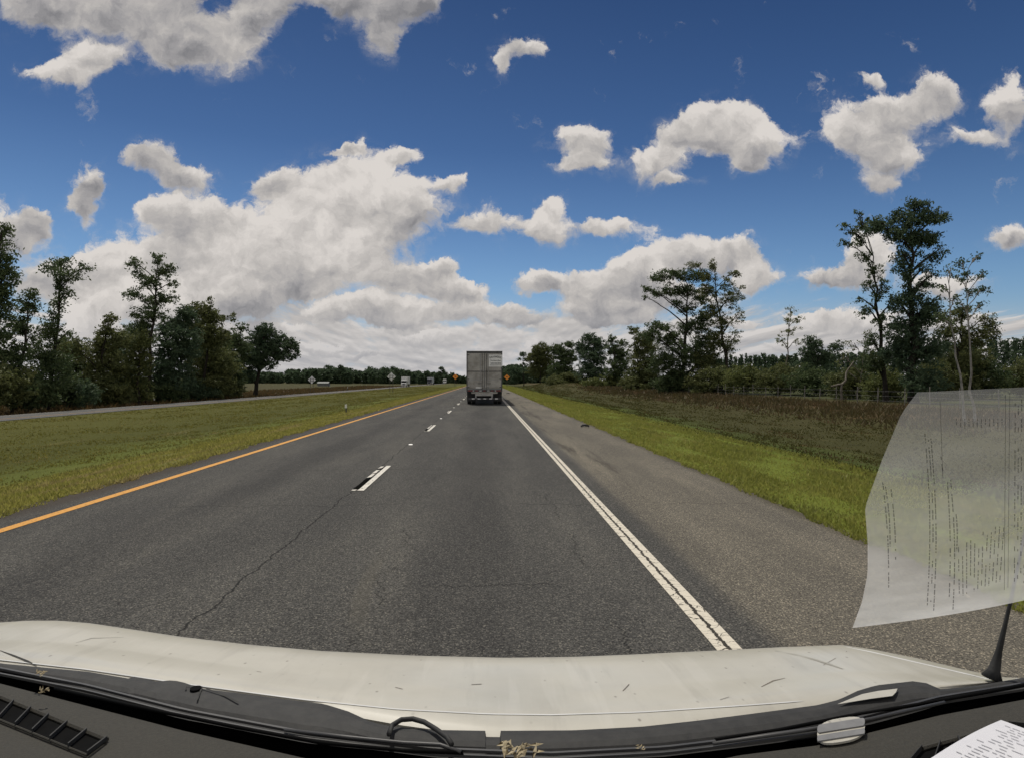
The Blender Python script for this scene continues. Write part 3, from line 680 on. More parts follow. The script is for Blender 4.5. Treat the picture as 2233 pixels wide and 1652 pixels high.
# far woods (one mass each)
def wood_mass(name, label, segs, Ys, seed, m, kind='round', n=120, size=0.6):
    g = np.random.default_rng(seed); cs = []
    for i in range(n):
        px = g.uniform(segs[0][0], segs[-1][0]); topy = np.interp(px, [s[0] for s in segs], [s[1] for s in segs]) + g.normal(1.5 + (3.0 if kind == 'round' else 0.0), 3.4)
        Y = g.uniform(*Ys); c = P(px, topy, Y); zg = gz(c.x, Y)
        h = c.z - zg
        if h < 1: continue
        rad = h * (g.uniform(0.22, 0.42) if kind == 'round' else 0.16)
        k = int(70 * (1.3 if kind == 'round' else 0.9))
        t = g.random(k) ** 0.8
        if kind == 'round': rr_ = rad * np.sqrt(np.clip(1 - ((t - 0.55) / 0.5) ** 2, 0.12, 1)) * g.random(k) ** 0.5
        else: rr_ = rad * (1 - t * 0.97) * g.random(k) ** 0.5
        an = g.random(k) * 6.283
        cs.append(np.stack([c.x + rr_ * np.cos(an), Y + rr_ * np.sin(an), zg + t * h], 1))
    C = np.concatenate(cs)
    V = leaves(C, 5, size * 0.5, size, g)
    return tag(npmesh(name, V, np.arange(len(V)).reshape(-1, 4), m), label, 'wood', kind='stuff')
wood_mass('distant_wood', 'long dark line of distant trees beyond the far road', [(520,806),(600,812),(650,806),(700,803),(735,799),(770,808),(800,804),(850,802),(880,806),(900,809),(940,812),(965,811),(1000,818),(1060,822)], (500, 600), 1, M_leafC, n=300, size=1.0)
wood_mass('distant_wood', 'dark trees at the road end right of the trailer', [(1020,822),(1080,806),(1100,800),(1125,795),(1160,800),(1260,812)], (420, 500), 2, M_leafC, n=120, size=0.9)
wood_mass('pine_plantation', 'far row of pointed pines beyond the bushes', [(1560,782),(1650,776),(1750,775),(1850,772),(1950,764),(2050,752),(2150,742),(2260,738),(2340,735)], (150, 190), 3, M_leafC, 'pine', n=300, size=0.34)
for i, (px, y, lb) in enumerate([(743,797,'tallest pine rising from the distant tree line'),(962,800,'lone bent pine over the far trucks')]):
    tree('pine_tree', lb, 'tree', px, 485, [(px, y+3, 6, 4),(px+5, y+9, 6, 4,.8),(px-4, y+14, 7, 5)], M_leafC, M_barkd, 120 + i, 1.2, 0.4, 0.2, clump=0.8)

# ------------------------------------------------------------------ fence
M_post = speckled('fence_post_wood', (0.13, 0.12, 0.105), (0.30, 0.28, 0.24), 6, 0.9)
M_wire = speckled('fence_wire', (0.16, 0.16, 0.16), (0.24, 0.23, 0.22), 8, 0.6)
fx = 30.0
fe = empty('wire_fence', (fx, 70, gz(fx, 70)), 'wire fence with pale thin posts in front of the bushes on the right', 'fence')
rg = random.Random(3)
yy = 34.0; fposts = []
while yy < 150:
    x = fx + rg.uniform(-.15, .15); z = gz(x, yy); h = rg.uniform(1.15, 1.45)
    MB().tube([(x, yy, z - 0.1), (x + rg.uniform(-.06, .06), yy, z + h)], [0.04, 0.035], 6).build('post', M_post, fe)
    fposts.append((x, yy, z)); yy += 2.9
for hh in (0.35, 0.7, 1.05):
    MB().tube([(x, y, z + hh) for x, y, z in fposts], 0.004, 3, cap=False).build('wire', M_wire, fe)

# ------------------------------------------------------------------ trailer ahead
M_trw = speckled('dirty_white_door', (0.42, 0.405, 0.365), (0.24, 0.225, 0.195), 1.7, 0.5, det=8)
M_trd = speckled('dark_frame_metal', (0.035, 0.035, 0.036), (0.07, 0.068, 0.065), 6, 0.5)
M_alu = speckled('aluminium_rail', (0.30, 0.30, 0.29), (0.42, 0.41, 0.40), 5, 0.35, metal=0.6)
M_rub = speckled('tyre_rubber', (0.012, 0.012, 0.012), (0.022, 0.022, 0.022), 20, 0.85)
M_white = speckled('white_sheet_metal', (0.66, 0.66, 0.64), (0.52, 0.52, 0.50), 2.0, 0.4)
M_dirtyside = speckled('trailer_side', (0.46, 0.46, 0.45), (0.34, 0.34, 0.33), 1.0, 0.5)
M_redl = speckled('red_lens', (0.35, 0.02, 0.015), (0.22, 0.012, 0.01), 12, 0.25)
M_blk = speckled('black_print', (0.015, 0.015, 0.018), (0.02, 0.02, 0.022), 12, 0.6)
M_plac = speckled('placard_white', (0.82, 0.82, 0.79), (0.74, 0.74, 0.71), 4, 0.5)
M_cloth = speckled('mud_flap', (0.02, 0.02, 0.02), (0.035, 0.034, 0.032), 8, 0.8)
TY = 47.3; tx = -0.07; TW = 2.6
tl = empty('semi_trailer', (tx, TY, 0.01), 'grey white box trailer ahead in the right lane seen from behind', 'trailer')
zb, zt = 1.08, 3.86
MB().box((tx, TY + 7.3, (zb + zt) / 2), (TW - .04, 14.5, zt - zb)).build('cargo_box', M_dirtyside, tl, bevel=0.02)
fr = MB()
fr.box((tx, TY, zt - 0.05), (TW, 0.12, 0.12)); fr.box((tx - TW / 2 + 0.035, TY, (zb + zt) / 2), (0.07, 0.121, zt - zb - .02)); fr.box((tx + TW / 2 - 0.035, TY, (zb + zt) / 2), (0.07, 0.121, zt - zb - .02))
fr.build('rear_frame', M_trd, tl)
MB().box((tx, TY + 7.2, zt + 0.012), (TW + 0.02, 14.5, 0.03)).build('top_rail', M_alu, tl)
for s in (-1, 1):
    cx = tx + s * (TW / 4 - 0.02)
    d = MB(); dw = TW / 2 - 0.10
    d.box((cx, TY - 0.02, (zb + zt) / 2 - 0.02), (dw, 0.06, zt - zb - 0.24))
    dr = d.build('rear_door', M_trw, tl, bevel=0.01)
    for z in (1.28, 1.85, 2.42, 3.6):
        MB().box((cx - s * (-dw / 2 + 0.08), TY - 0.062, z), (0.12, 0.03, 0.06)).build('hinge', M_trd, dr)
    pn = MB()
    for (za, zc) in ((zb + 0.18, 1.78), (1.84, 2.38), (2.46, 3.62)):
        pn.box((cx, TY - 0.058, (za + zc) / 2), (dw - 0.16, 0.02, zc - za))
    pn.build('door_panel', M_trw, dr, bevel=0.008)
    for xo in (0.30, 0.16):
        rodx = tx + s * xo
        MB().tube([(rodx, TY - 0.088, zb + 0.05), (rodx, TY - 0.088, zt - 0.16)], 0.016, 6).build('lock_rod', M_trd if xo < .2 else M_alu, dr)
    MB().box((tx + s * 0.34, TY - 0.11, 1.55), (0.26, 0.02, 0.035)).build('handle', M_trd, dr)
MB().box((tx, TY - 0.065, 2.41), (TW - 0.24, 0.02, 0.035)).build('cross_bar', M_trd, tl)
MB().box((tx, TY - 0.065, 1.81), (TW - 0.24, 0.02, 0.03)).build('cross_bar', M_alu, tl)
pl = MB().box((tx + 0.80, TY - 0.075, 3.18), (0.98, 0.014, 0.86)).build('placard', M_plac, tl)
def text(body, loc, size, parent, m, name='lettering', sx=1.0, rot=(R(90), 0, 0)):
    cu = bpy.data.curves.new(name, 'FONT'); cu.body = body; cu.size = size; cu.align_x = 'CENTER'; cu.align_y = 'CENTER'; cu.extrude = 0.002; cu.offset = size * 0.02
    ob = bpy.data.objects.new(name + '_tmp', cu); sc.collection.objects.link(ob)
    me = bpy.data.meshes.new_from_object(ob.evaluated_get(bpy.context.evaluated_depsgraph_get()))
    bpy.data.objects.remove(ob)
    me.materials.clear(); me.materials.append(m)
    o = bpy.data.objects.new(name, me); sc.collection.objects.link(o)
    M = Matrix.Translation(loc) @ Matrix.Rotation(rot[2], 4, 'Z') @ Matrix.Rotation(rot[1], 4, 'Y') @ Matrix.Rotation(rot[0], 4, 'X') @ Matrix.Diagonal((sx, 1, 1, 1))
    me.transform(M); o.parent = parent
    o.matrix_parent_inverse = Matrix.Translation(-Vector(parent.location))
    return o
for i, ch in enumerate('GRAYWOOL'):
    t = (i - 3.5) / 3.5
    text(ch, (tx + 0.80 + t * 0.40, TY - 0.086, 3.46 - 0.05 * t * t), 0.21, pl, M_blk, rot=(R(90), -t * 0.2 * -1, 0), sx=0.75)
text('"The Nation\'s Best"', (tx + 0.80, TY - 0.086, 3.19), 0.10, pl, M_blk)
text('1-800-000-0000', (tx + 0.80, TY - 0.086, 2.99), 0.125, pl, M_blk)
MB().box((tx + 0.80, TY - 0.085, 2.86), (0.82, 0.006, 0.03)).build('underline', M_blk, pl)
MB().box((tx, TY + 0.03, zb - 0.05), (TW, 0.18, 0.14)).build('sill_beam', M_trd, tl)
MB().box((tx - 0.42, TY - 0.075, zb + 0.17), (0.42, 0.012, 0.09)).build('sticker', M_plac, tl)
for x in (-1.05, -0.9, 0.9, 1.05): MB().cyl((tx + x, TY - 0.075, zb - 0.05), 0.045, 0.03, 'Y', 10).build('tail_light', M_redl, tl)
MB().box((tx, TY - 0.07, zb - 0.20), (1.9, 0.02, 0.12)).build('light_panel', M_trw, tl)
for i in range(-4, 5): MB().box((tx + i * 0.28, TY - 0.073, zb - 0.05), (0.18, 0.008, 0.04)).build('reflector_strip', M_plac if i % 2 else M_redl, tl)
gd = MB().box((tx, TY + 0.02, 0.45), (2.3, 0.10, 0.10)).build('underride_guard', M_trd, tl)
for x in (-0.62, 0.55): MB().box((tx + x, TY + 0.02, 0.72), (0.09, 0.08, 0.46)).build('guard_upright', M_alu, gd)
for i in range(-2, 3): MB().box((tx + i * 0.42 + 0.03, TY - 0.034, 0.45), (0.20, 0.008, 0.065)).build('reflector_strip', M_plac, gd)
for s in (-1, 1):
    for yy_ in (1.6, 2.85):
        for xo in (1.14, 0.82):
            w = MB().cyl((tx + s * xo, TY + yy_, 0.52), 0.51, 0.27, 'X', 28).build('wheel', M_rub, tl, smooth=False, bevel=0.03)
            MB().cyl((tx + s * (xo + 0.125), TY + yy_, 0.52), 0.27, 0.05, 'X', 20).build('rim', M_alu, w)
    MB().box((tx + s * 0.98, TY + 0.95, 0.62), (0.62, 0.015, 0.76)).build('mud_flap', M_cloth, tl)
    MB().box((tx + s * 0.98, TY + 2.2, 1.02), (0.1, 3.0, 0.12)).build('chassis_rail', M_trd, tl)
MB().cyl((tx, TY + 1.6, 0.52), 0.07, 1.9, 'X', 10).build('axle', M_trd, tl)
MB().cyl((tx, TY + 2.85, 0.52), 0.07, 1.9, 'X', 10).build('axle', M_trd, tl)
# tractor unit hidden in front
MB().box((tx, TY + 17.4, 2.0), (2.4, 4.4, 2.6)).build('tractor_cab', M_trd, tl, bevel=0.15)
MB().box((tx, TY + 16.2, 0.8), (1.0, 7.0, 0.25)).build('tractor_frame', M_trd, tl)
for s in (-1, 1):
    for yy_ in (14.0, 15.3, 19.3): MB().cyl((tx + s * 1.05, TY + yy_, 0.52), 0.51, 0.4, 'X', 20).build('wheel', M_rub, tl)

# ------------------------------------------------------------------ oncoming vehicles
M_glassd = speckled('dark_window', (0.012, 0.014, 0.017), (0.02, 0.022, 0.025), 3, 0.12)
M_hl = speckled('headlight_lens', (0.7, 0.7, 0.68), (0.6, 0.6, 0.6), 10, 0.15)
M_darkp = speckled('dark_truck_paint', (0.03, 0.035, 0.05), (0.05, 0.055, 0.07), 3, 0.35)
M_greybox = speckled('grey_trailer_paint', (0.42, 0.43, 0.45), (0.34, 0.35, 0.37), 1.5, 0.5)
def zroad(x): return float(np.interp(x, [-38, -27.3], [-0.975, -0.505]))
def truck(name, label, x, y, paint, boxm, L=7.0, Hh=3.75, cabh=2.5):
    z = zroad(x)
    e = empty(name, (x, y, z), label, 'truck', 'oncoming vehicles on the far road')
    MB().box((x, y + 2.4 + L / 2, z + 1.05 + (Hh - 1.05) / 2), (2.45, L, Hh - 1.05)).build('cargo_box', boxm, e, bevel=0.05)
    MB().box((x, y + 1.55, z + 0.55 + (cabh - .55) / 2), (2.15, 1.7, cabh - 0.55)).build('cab', paint, e, bevel=0.18)
    MB().box((x, y + 0.35, z + 1.02), (2.0, 1.0, 0.75)).build('hood', paint, e, bevel=0.16)
    MB().box((x, y + 0.69, z + cabh - 0.62), (1.85, 0.05, 0.62)).build('windshield', M_glassd, e)
    MB().box((x, y - 0.16, z + 0.98), (0.95, 0.05, 0.42)).build('grille', M_glassd, e)
    MB().box((x, y - 0.2, z + 0.52), (2.2, 0.16, 0.24)).build('bumper', M_alu if paint is not M_white else M_white, e, bevel=0.03)
    for s in (-1, 1):
        MB().box((x + s * 0.78, y - 0.17, z + 0.95), (0.3, 0.05, 0.2)).build('headlight', M_hl, e)
        MB().box((x + s * 1.28, y + 0.9, z + cabh - 0.7), (0.14, 0.1, 0.4)).build('mirror', M_glassd, e)
        for yo in (0.5, L - 0.2, L + 1.1): MB().cyl((x + s * 0.98, y + yo, z + 0.5), 0.5, 0.3, 'X', 18).build('wheel', M_rub, e)
    return e
truck('box_truck', 'white box truck nearest on the far road', -29.9, 240, M_white, M_white)
truck('semi_truck', 'dark truck with grey box behind the white box truck', -29.6, 345, M_darkp, M_greybox, L=14, Hh=4.0, cabh=3.0)
# white pickup-like truck hauling a low trailer, farthest
x, y = -30.4, 470; z = zroad(x)
e = empty('flatbed_truck', (x, y, z), 'farthest white truck with tall cab and low load beside it', 'truck', 'oncoming vehicles on the far road')
MB().box((x + 1.1, y + 2, z + 1.9), (2.4, 3.2, 2.7)).build('cab', M_white, e, bevel=0.2)
MB().box((x + 1.1, y + 0.38, z + 2.1), (2.0, 0.05, 0.7)).build('windshield', M_glassd, e)
MB().box((x + 1.1, y - 0.6, z + 1.0), (2.3, 2.2, 0.9)).build('hood', M_white, e, bevel=0.1)
for s in (-1, 1): MB().cyl((x + 1.1 + s * 1.0, y - 0.3, z + 0.5), 0.5, 0.3, 'X', 16).build('wheel', M_rub, e)
x2 = -36.0; z2 = zroad(x2)
e = empty('pickup_truck', (x2, y - 30, z2), 'low white pickup driving left of the farthest tall cab', 'truck', 'oncoming vehicles on the far road')
MB().box((x2, y - 28, z2 + 0.85), (2.0, 5.2, 0.7)).build('body', M_white, e, bevel=0.12)
MB().box((x2, y - 28.2, z2 + 1.5), (1.7, 2.0, 0.65)).build('cab', M_glassd, e, bevel=0.12)
MB().box((x2, y - 28.2, z2 + 1.84), (1.5, 1.7, 0.06)).build('roof', M_white, e)
for s in (-1, 1):
    MB().box((x2 + s * 0.75, y - 30.62, z2 + 0.95), (0.35, 0.05, 0.2)).build('headlight', M_hl, e)
    for yo in (-29.7, -26.5): MB().cyl((x2 + s * 0.92, y + yo, z2 + 0.4), 0.4, 0.26, 'X', 16).build('wheel', M_rub, e)

# ------------------------------------------------------------------ signs
M_sback = speckled('bare_sign_metal', (0.80, 0.81, 0.80), (0.68, 0.69, 0.69), 4, 0.45)
def orange(T):
    T.put(T.b.inputs['Base Color'], T.mix(T.noise(objc(T), 6, 3), (0.95, 0.33, 0.03), (0.85, 0.26, 0.02)))
M_org = mat('fluorescent_orange_sheeting', orange, 0.4)
M_steel = speckled('weathered_post', (0.05, 0.045, 0.04), (0.09, 0.08, 0.07), 8, 0.8)
def diamond(name, label, x, y, zc, r, post_x, front, group, z0=None):
    z0 = gz(x, y) if z0 is None else z0
    e = empty(name, (x, y, z0), label, 'road sign', group)
    b = MB(); th = 0.02; k = 0.14
    pts = []
    for a in range(4):
        an = math.pi / 2 * a
        c = Vector((math.cos(an), 0, math.sin(an)))
        t = Vector((-math.sin(an), 0, math.cos(an)))
        pts += [Vector((x, y, zc)) + c * r * (1 - k) - t * r * k * 0.8, Vector((x, y, zc)) + c * r * 0.985, Vector((x, y, zc)) + c * r * (1 - k) + t * r * k * 0.8]
    f = [p + Vector((0, -th, 0)) for p in pts]; q = [p + Vector((0, th, 0)) for p in pts]
    b.poly(f[::-1]); b.poly(q)
    for i in range(len(f)): b.poly([f[i], f[(i + 1) % 12], q[(i + 1) % 12], q[i]])
    pan = b.build('sign_panel', M_org if front else M_sback, e)
    for px_ in post_x:
        zt_ = zc + r * 0.55 - abs(px_) * 0.5
        MB().box((x + px_, y + (0.06 if front else -0.06), (z0 - .1 + zt_) / 2), (0.09, 0.07, zt_ - z0 + .1)).build('post', M_steel, e)
    if not front:
        for zz in (-0.28, 0.28): MB().box((x, y - 0.035, zc + zz * r), (r * 1.05, 0.02, 0.07)).build('brace', M_steel, e)
    return e, pan
GS2 = 'silver diamond sign backs facing away'
diamond('diamond_sign', 'silver back of a diamond sign on two posts beyond the far road', P(680, 828, 150).x, 150, P(680, 828, 150).z, 0.92, (-0.32, 0.32), False, GS2)
diamond('diamond_sign', 'silver back of a diamond sign on two posts in the grass median', P(853.5, 821, 140).x, 140, P(853.5, 821, 140).z, 0.95, (-0.32, 0.32), False, GS2)
GO = 'orange diamond work signs'
e, pan = diamond('orange_sign', 'orange diamond sign left of the trailer in the median', P(993, 821, 205).x, 205, P(993, 821, 205).z, 0.92, (-0.2, 0.2), True, GO)
x, y, z = P(993, 821, 205)
MB().box((x - 0.1, y - 0.03, z + 0.12), (0.42, 0.012, 0.13)).box((x + 0.05, y - 0.03, z - 0.18), (0.55, 0.012, 0.13)).build('sign_symbol', M_blk, pan)
e, pan = diamond('orange_sign', 'orange diamond sign right of the trailer beside the shoulder', P(1105.5, 822, 205).x, 205, P(1105.5, 822, 205).z, 0.92, (-0.2, 0.2), True, GO)
x, y, z = P(1105.5, 822, 205)
MB().box((x, y - 0.03, z + 0.16), (0.5, 0.012, 0.11)).box((x, y - 0.03, z - 0.06), (0.62, 0.012, 0.11)).build('sign_symbol', M_blk, pan)
# delineators
def delineator(label, px, py, Y, h=0.55):
    c = P(px, py, Y); z0 = gz(c.x, Y)
    e = empty('delineator_post', (c.x, Y, z0), label, 'delineator', 'small white delineator posts')
    MB().box((c.x, Y, z0 + h / 2), (0.09, 0.03, h)).build('post', M_trd, e)
    MB().box((c.x - 0.02, Y - 0.02, z0 + h - 0.07), (0.15, 0.02, 0.26)).build('reflector', M_plac, e, bevel=0.008)
delineator('small white topped post standing in the near median grass', 755, 886, 46)
delineator('tiny white post beyond the far road under the tree line', 758, 845, 190, 0.9)
delineator('tiny pale post at the far road edge left of the lone oak', 337, 880, 84, 0.7)
M_roofg = speckled('shed_roof', (0.20, 0.21, 0.20), (0.16, 0.17, 0.16), 1, 0.7)
# low pale farm building far off
c = P(706, 836, 310); zz = gz(c.x, 310)
e = empty('farm_shed', (c.x, 310, zz), 'small pale shed below the distant trees right of the silver sign', 'shed')
MB().box((c.x, 310, zz + 0.75), (5.0, 4, 1.5)).build('wall', speckled('shed_wall', (0.14, 0.15, 0.14), (0.11, 0.11, 0.105), 1, 0.8), e)
MB().poly([(c.x - 2.7, 307.7, zz + 1.45), (c.x + 2.7, 307.7, zz + 1.45), (c.x + 2.7, 310, zz + 2.1), (c.x - 2.7, 310, zz + 2.1)]).poly([(c.x - 2.7, 312.3, zz + 1.45), (c.x - 2.7, 310, zz + 2.1), (c.x + 2.7, 310, zz + 2.1), (c.x + 2.7, 312.3, zz + 1.45)]).build('roof', M_roofg, e)
# bits of tyre on the shoulder
rg = random.Random(8)
for (px, py, lb) in ((1276, 931, 'strip of black torn tyre lying at the right shoulder edge'), (1108, 858, 'scrap of black tyre lying on the far shoulder')):
    c = H(px, py, 0.0); b = MB(); L = 0.32 if px > 1200 else 0.6
    pts = [(c.x + (t - .5) * L, c.y + 0.12 * math.sin(t * 7), 0.035 + 0.05 * math.sin(t * 3.1)) for t in np.linspace(0, 1, 8)]
    b.tube(pts, [0.02, 0.035, 0.05, 0.04, 0.05, 0.035, 0.04, 0.015], 6)
    tag(b.build('tyre_scrap', M_rub, smooth=True), lb, 'tyre scrap')

# ------------------------------------------------------------------ the van we sit in
def hood_paint(T):
    c = pos(T)
    n = T.noise(c, 3.0, 5, 0.6); d = T.noise(c, 55.0, 3, 0.8)
    base = T.mix(T.mr(n, 0.35, 0.7), (0.475, 0.455, 0.39), (0.40, 0.38, 0.32))
    vo = T.new('ShaderNodeTexVoronoi'); T.put(vo.inputs['Vector'], T.v('MULTIPLY', c, (1.0, 0.55, 1.0))); vo.inputs['Scale'].default_value = 55.0
    sp = T.m('MULTIPLY', T.mr(vo.outputs['Distance'], 0.20, 0.06), T.mr(T.xyz(vo.outputs['Color'])[0], 0.74, 0.9))
    base = T.mix(T.m('MULTIPLY', sp, 0.6), base, (0.10, 0.08, 0.055))
    st = T.noise(T.v('MULTIPLY', c, (9.0, 1.2, 1.0)), 3.0, 4, 0.6)
    base = T.mix(T.mr(st, 0.52, 0.72, 0, 0.30), base, (0.29, 0.27, 0.23))
    fg = T.noise(T.v('MULTIPLY', c, (14.0, 1.0, 1.0)), 2.2, 3, 0.5)
    base = T.mix(T.mr(fg, 0.56, 0.66, 0, 0.16), base, (0.60, 0.58, 0.52))
    T.put(T.b.inputs['Base Color'], base)
    T.b.inputs['Coat Weight'].default_value = 0.5; T.b.inputs['Coat Roughness'].default_value = 0.16
    bump(T, d, 0.04, 0.002)
M_hood = mat('dusty_white_paint', hood_paint, 0.5)
M_cowl = speckled('cowl_plastic', (0.012, 0.012, 0.0118), (0.024, 0.0235, 0.022), 45, 0.75, world_co=True, bmp=0.1)
M_seal = speckled('black_rubber', (0.003, 0.003, 0.003), (0.005, 0.005, 0.005), 30, 0.8, world_co=True, spec=0.05)
M_dash = speckled('dashboard_plastic', (0.034, 0.032, 0.026), (0.046, 0.043, 0.035), 240, 0.75, world_co=True, bmp=0.25, spec=0.25)
M_gap = speckled('panel_gap', (0.02, 0.02, 0.018), (0.035, 0.034, 0.03), 60, 0.9, world_co=True)
HOODN = [(-200,1412),(0,1443),(190,1466),(400,1497),(665,1536),(870,1572),(1060,1597),(1250,1600),(1400,1588),(1616,1562),(1783,1540),(1850,1530),(1960,1516),(2051,1502),(2200,1484),(2230,1478)]
HOODF = [(-200,1385),(-60,1364),(0,1356),(60,1352),(130,1352),(200,1358),(300,1373),(400,1388),(550,1405),(700,1418),(900,1428),(1100,1433),(1250,1431),(1400,1425),(1600,1415),(1700,1410),(1835,1405),(1900,1414),(2000,1434),(2100,1458),(2180,1475),(2230,1477)]
COWLT = [(-200,1400),(0,1445),(190,1463),(280,1478),(292,1474),(318,1478),(340,1485),(372,1482),(392,1484),(440,1500),(520,1510),(665,1529),(705,1533),(760,1550),(810,1573),(850,1582),(940,1590),(1058,1592),(1060,1606),(1090,1606),(1092,1592),(1250,1591),(1400,1583),(1520,1570),(1616,1558),(1783,1536),(1830,1524),(1870,1505),(1910,1493),(1990,1484),(2020,1488),(2052,1502),(2140,1492),(2233,1476),(2400,1450)]
BLKT = [(-200,1425),(0,1470),(190,1507),(400,1560),(665,1610),(950,1645),(1200,1655),(1450,1642),(1616,1622),(1783,1600),(2051,1532),(2233,1503),(2400,1470)]
DASHT = [(-200,1440),(0,1489),(190,1538),(400,1592),(665,1652),(850,1680),(1150,1700),(1450,1678),(1616,1645),(1783,1624),(2051,1558),(2233,1524),(2400,1490)]
def C(tab, x): return float(np.interp(x, [a for a, b in tab], [b for a, b in tab]))
van = empty('van', (0.0, 0.9, 0.01), 'white van the view is taken from, with hood, wipers and dashboard', 'van')
cols = list(np.arange(-200, 2231, 18)) + [2229]
rows = []
prof = [(0.0, 1.205), (0.03, 1.213), (0.08, 1.220), (0.16, 1.2255), (0.30, 1.231), (0.42, 1.2355), (0.46, 1.2375), (0.50, 1.2405), (0.60, 1.2465), (0.68, 1.2505), (0.72, 1.2517), (0.80, 1.2525), (0.90, 1.2530), (0.94, 1.2515), (1.05, 1.249)]
first = [H(c_, C(HOODF, c_), prof[0][1]) for c_ in cols]
for (fy_, z_) in ((0.55, 0.55), (0.42, 0.80), (0.26, 0.98), (0.12, 1.10), (0.04, 1.178)):
    rows.append([(p.x * (1 + 0.02 * fy_), p.y + fy_, z_) for p in first])
for t, z_ in prof:
    rows.append([H(c_, C(HOODF, c_) + (C(HOODN, c_) - C(HOODF, c_)) * t, z_) for c_ in cols])
hood = MB().grid(rows).build('hood', M_hood, van, smooth=True)
# painted highlights along hood lip and edge, crease shade, panel gaps (thin strips 1.5 mm proud)
def hood_z(a, b_):
    t = (b_ - C(HOODF, a)) / max(1.0, C(HOODN, a) - C(HOODF, a))
    return float(np.interp(t, [q[0] for q in prof], [q[1] for q in prof])) + 0.0010
def ribbon(pts, w, z, name, m, parent, th=0.0):
    """pts as sight lines meeting level z (or the hood when z is None), width w metres; th = thickness"""
    Q = [H(a, b_, hood_z(a, b_) if z is None else z) for a, b_ in pts]
    up, lo = [], []
    for i, q in enumerate(Q):
        t = (Q[min(i + 1, len(Q) - 1)] - Q[max(i - 1, 0)]); t.z = 0; t.normalize(); n = Vector((-t.y, t.x, 0))
        ww = w * (0.35 if z is None and i in (0, len(Q) - 1) else 1)
        up.append(q + n * ww / 2); lo.append(q - n * ww / 2)
    b = MB()
    if th:
        d = Vector((0, 0, -th)); b.grid([[p + d for p in up], up, lo, [p + d for p in lo]])
    else: b.grid([up, lo])
    return b.build(name, m, parent)
def line(tab, x0, x1, n, off=0):
    return [(x, C(tab, x) + off) for x in np.linspace(x0, x1, n)]
LIP = [(-60,1432),(0,1437),(190,1458),(400,1489),(665,1524),(870,1545),(1060,1555),(1200,1557),(1400,1551),(1616,1537),(1750,1527)]
ribbon(line(LIP, -60, 1750, 60), 0.0035, None, 'lip_highlight', M_white, hood)  # pale strip painting the bright reflection along the lip
ribbon([(1845,1409),(1900,1420),(2000,1443),(2100,1466),(2150,1478),(2190,1486)], 0.005, None, 'edge_highlight', M_white, hood)  # pale strip painting the highlight along the hood edge
ribbon([(1690,1418),(1730,1425),(1775,1436),(1810,1447),(1838,1457)], 0.008, None, 'crease_shade', speckled('hood_crease_shade', (0.27, 0.26, 0.225), (0.33, 0.32, 0.28), 40, 0.6), hood)  # flat darker strip painting the shade of the fold
ribbon([(0,1437 - 20),(30,1428),(60,1440),(80,1450)], 0.004, None, 'panel_gap', M_gap, hood)
ribbon([(165,1400),(200,1390),(270,1388)], 0.003, None, 'panel_gap', speckled('soft_gap', (0.22, 0.21, 0.18), (0.28, 0.27, 0.24), 40, 0.7), hood)
sc_m = speckled('scratch', (0.10, 0.085, 0.07), (0.18, 0.16, 0.13), 90, 0.8)
for pts, w in (([(1795,1449),(1823,1433)], 0.0025), ([(1660,1496),(1686,1483),(1712,1477)], 0.003), ([(1358,1505),(1372,1490)], 0.004), ([(1028,1491),(1050,1490)], 0.006), ([(862,1497),(878,1501)], 0.005), ([(1570,1524),(1590,1518)], 0.003), ([(1845,1420),(1862,1408)], 0.003), ([(560,1462),(570,1464)], 0.003)):
    ribbon(pts, w, None, 'scratch', sc_m, hood)
# cowl
ccols = sorted(set(list(np.arange(-200, 2401, 15)) + [1058, 1060, 1090, 1092, 318, 292]))
rows = [[H(c_, C(COWLT, c_), 1.250) for c_ in ccols], [H(c_, C(COWLT, c_), 1.2575) for c_ in ccols]]
for t, z_ in ((0.15, 1.260), (0.4, 1.2585), (0.62, 1.2555), (0.8, 1.251), (1.1, 1.247)):
    rows.append([H(c_, C(COWLT, c_) + (C(BLKT, c_) - C(COWLT, c_)) * t, z_) for c_ in ccols])
cowl = MB().grid(rows).build('cowl', M_cowl, van, smooth=False)
ribbon([(405,1502),(408,1492),(440,1496),(490,1515),(520,1530)], 0.0025, 1.262, 'panel_gap', M_gap, cowl)
ribbon([(430,1524),(440,1498)], 0.0025, 1.262, 'panel_gap', M_gap, cowl)
c = H(427, 1500, 1.262); MB().cyl((c.x, c.y, 1.261), 0.009, 0.004, 'Z', 14).build('clip', M_seal, cowl)
# windshield base: black band and seals
rows = []
for t, z_ in ((-0.35, 1.248), (-0.05, 1.2500), (0.12, 1.236), (0.6, 1.222), (0.97, 1.222), (1.02, 1.252)):
    rows.append([H(c_, C(BLKT, c_) + (C(DASHT, c_) - C(BLKT, c_)) * t, z_) for c_ in ccols])
MB().grid(rows).build('windshield_seal', M_seal, van, smooth=True)
for off, w, z_ in ((-16, 0.004, 1.262), (-4, 0.003, 1.260)):
    ribbon(line(BLKT, -200, 2400, 90, off), w, z_, 'seal_ridge', M_trd, van, 0.004)
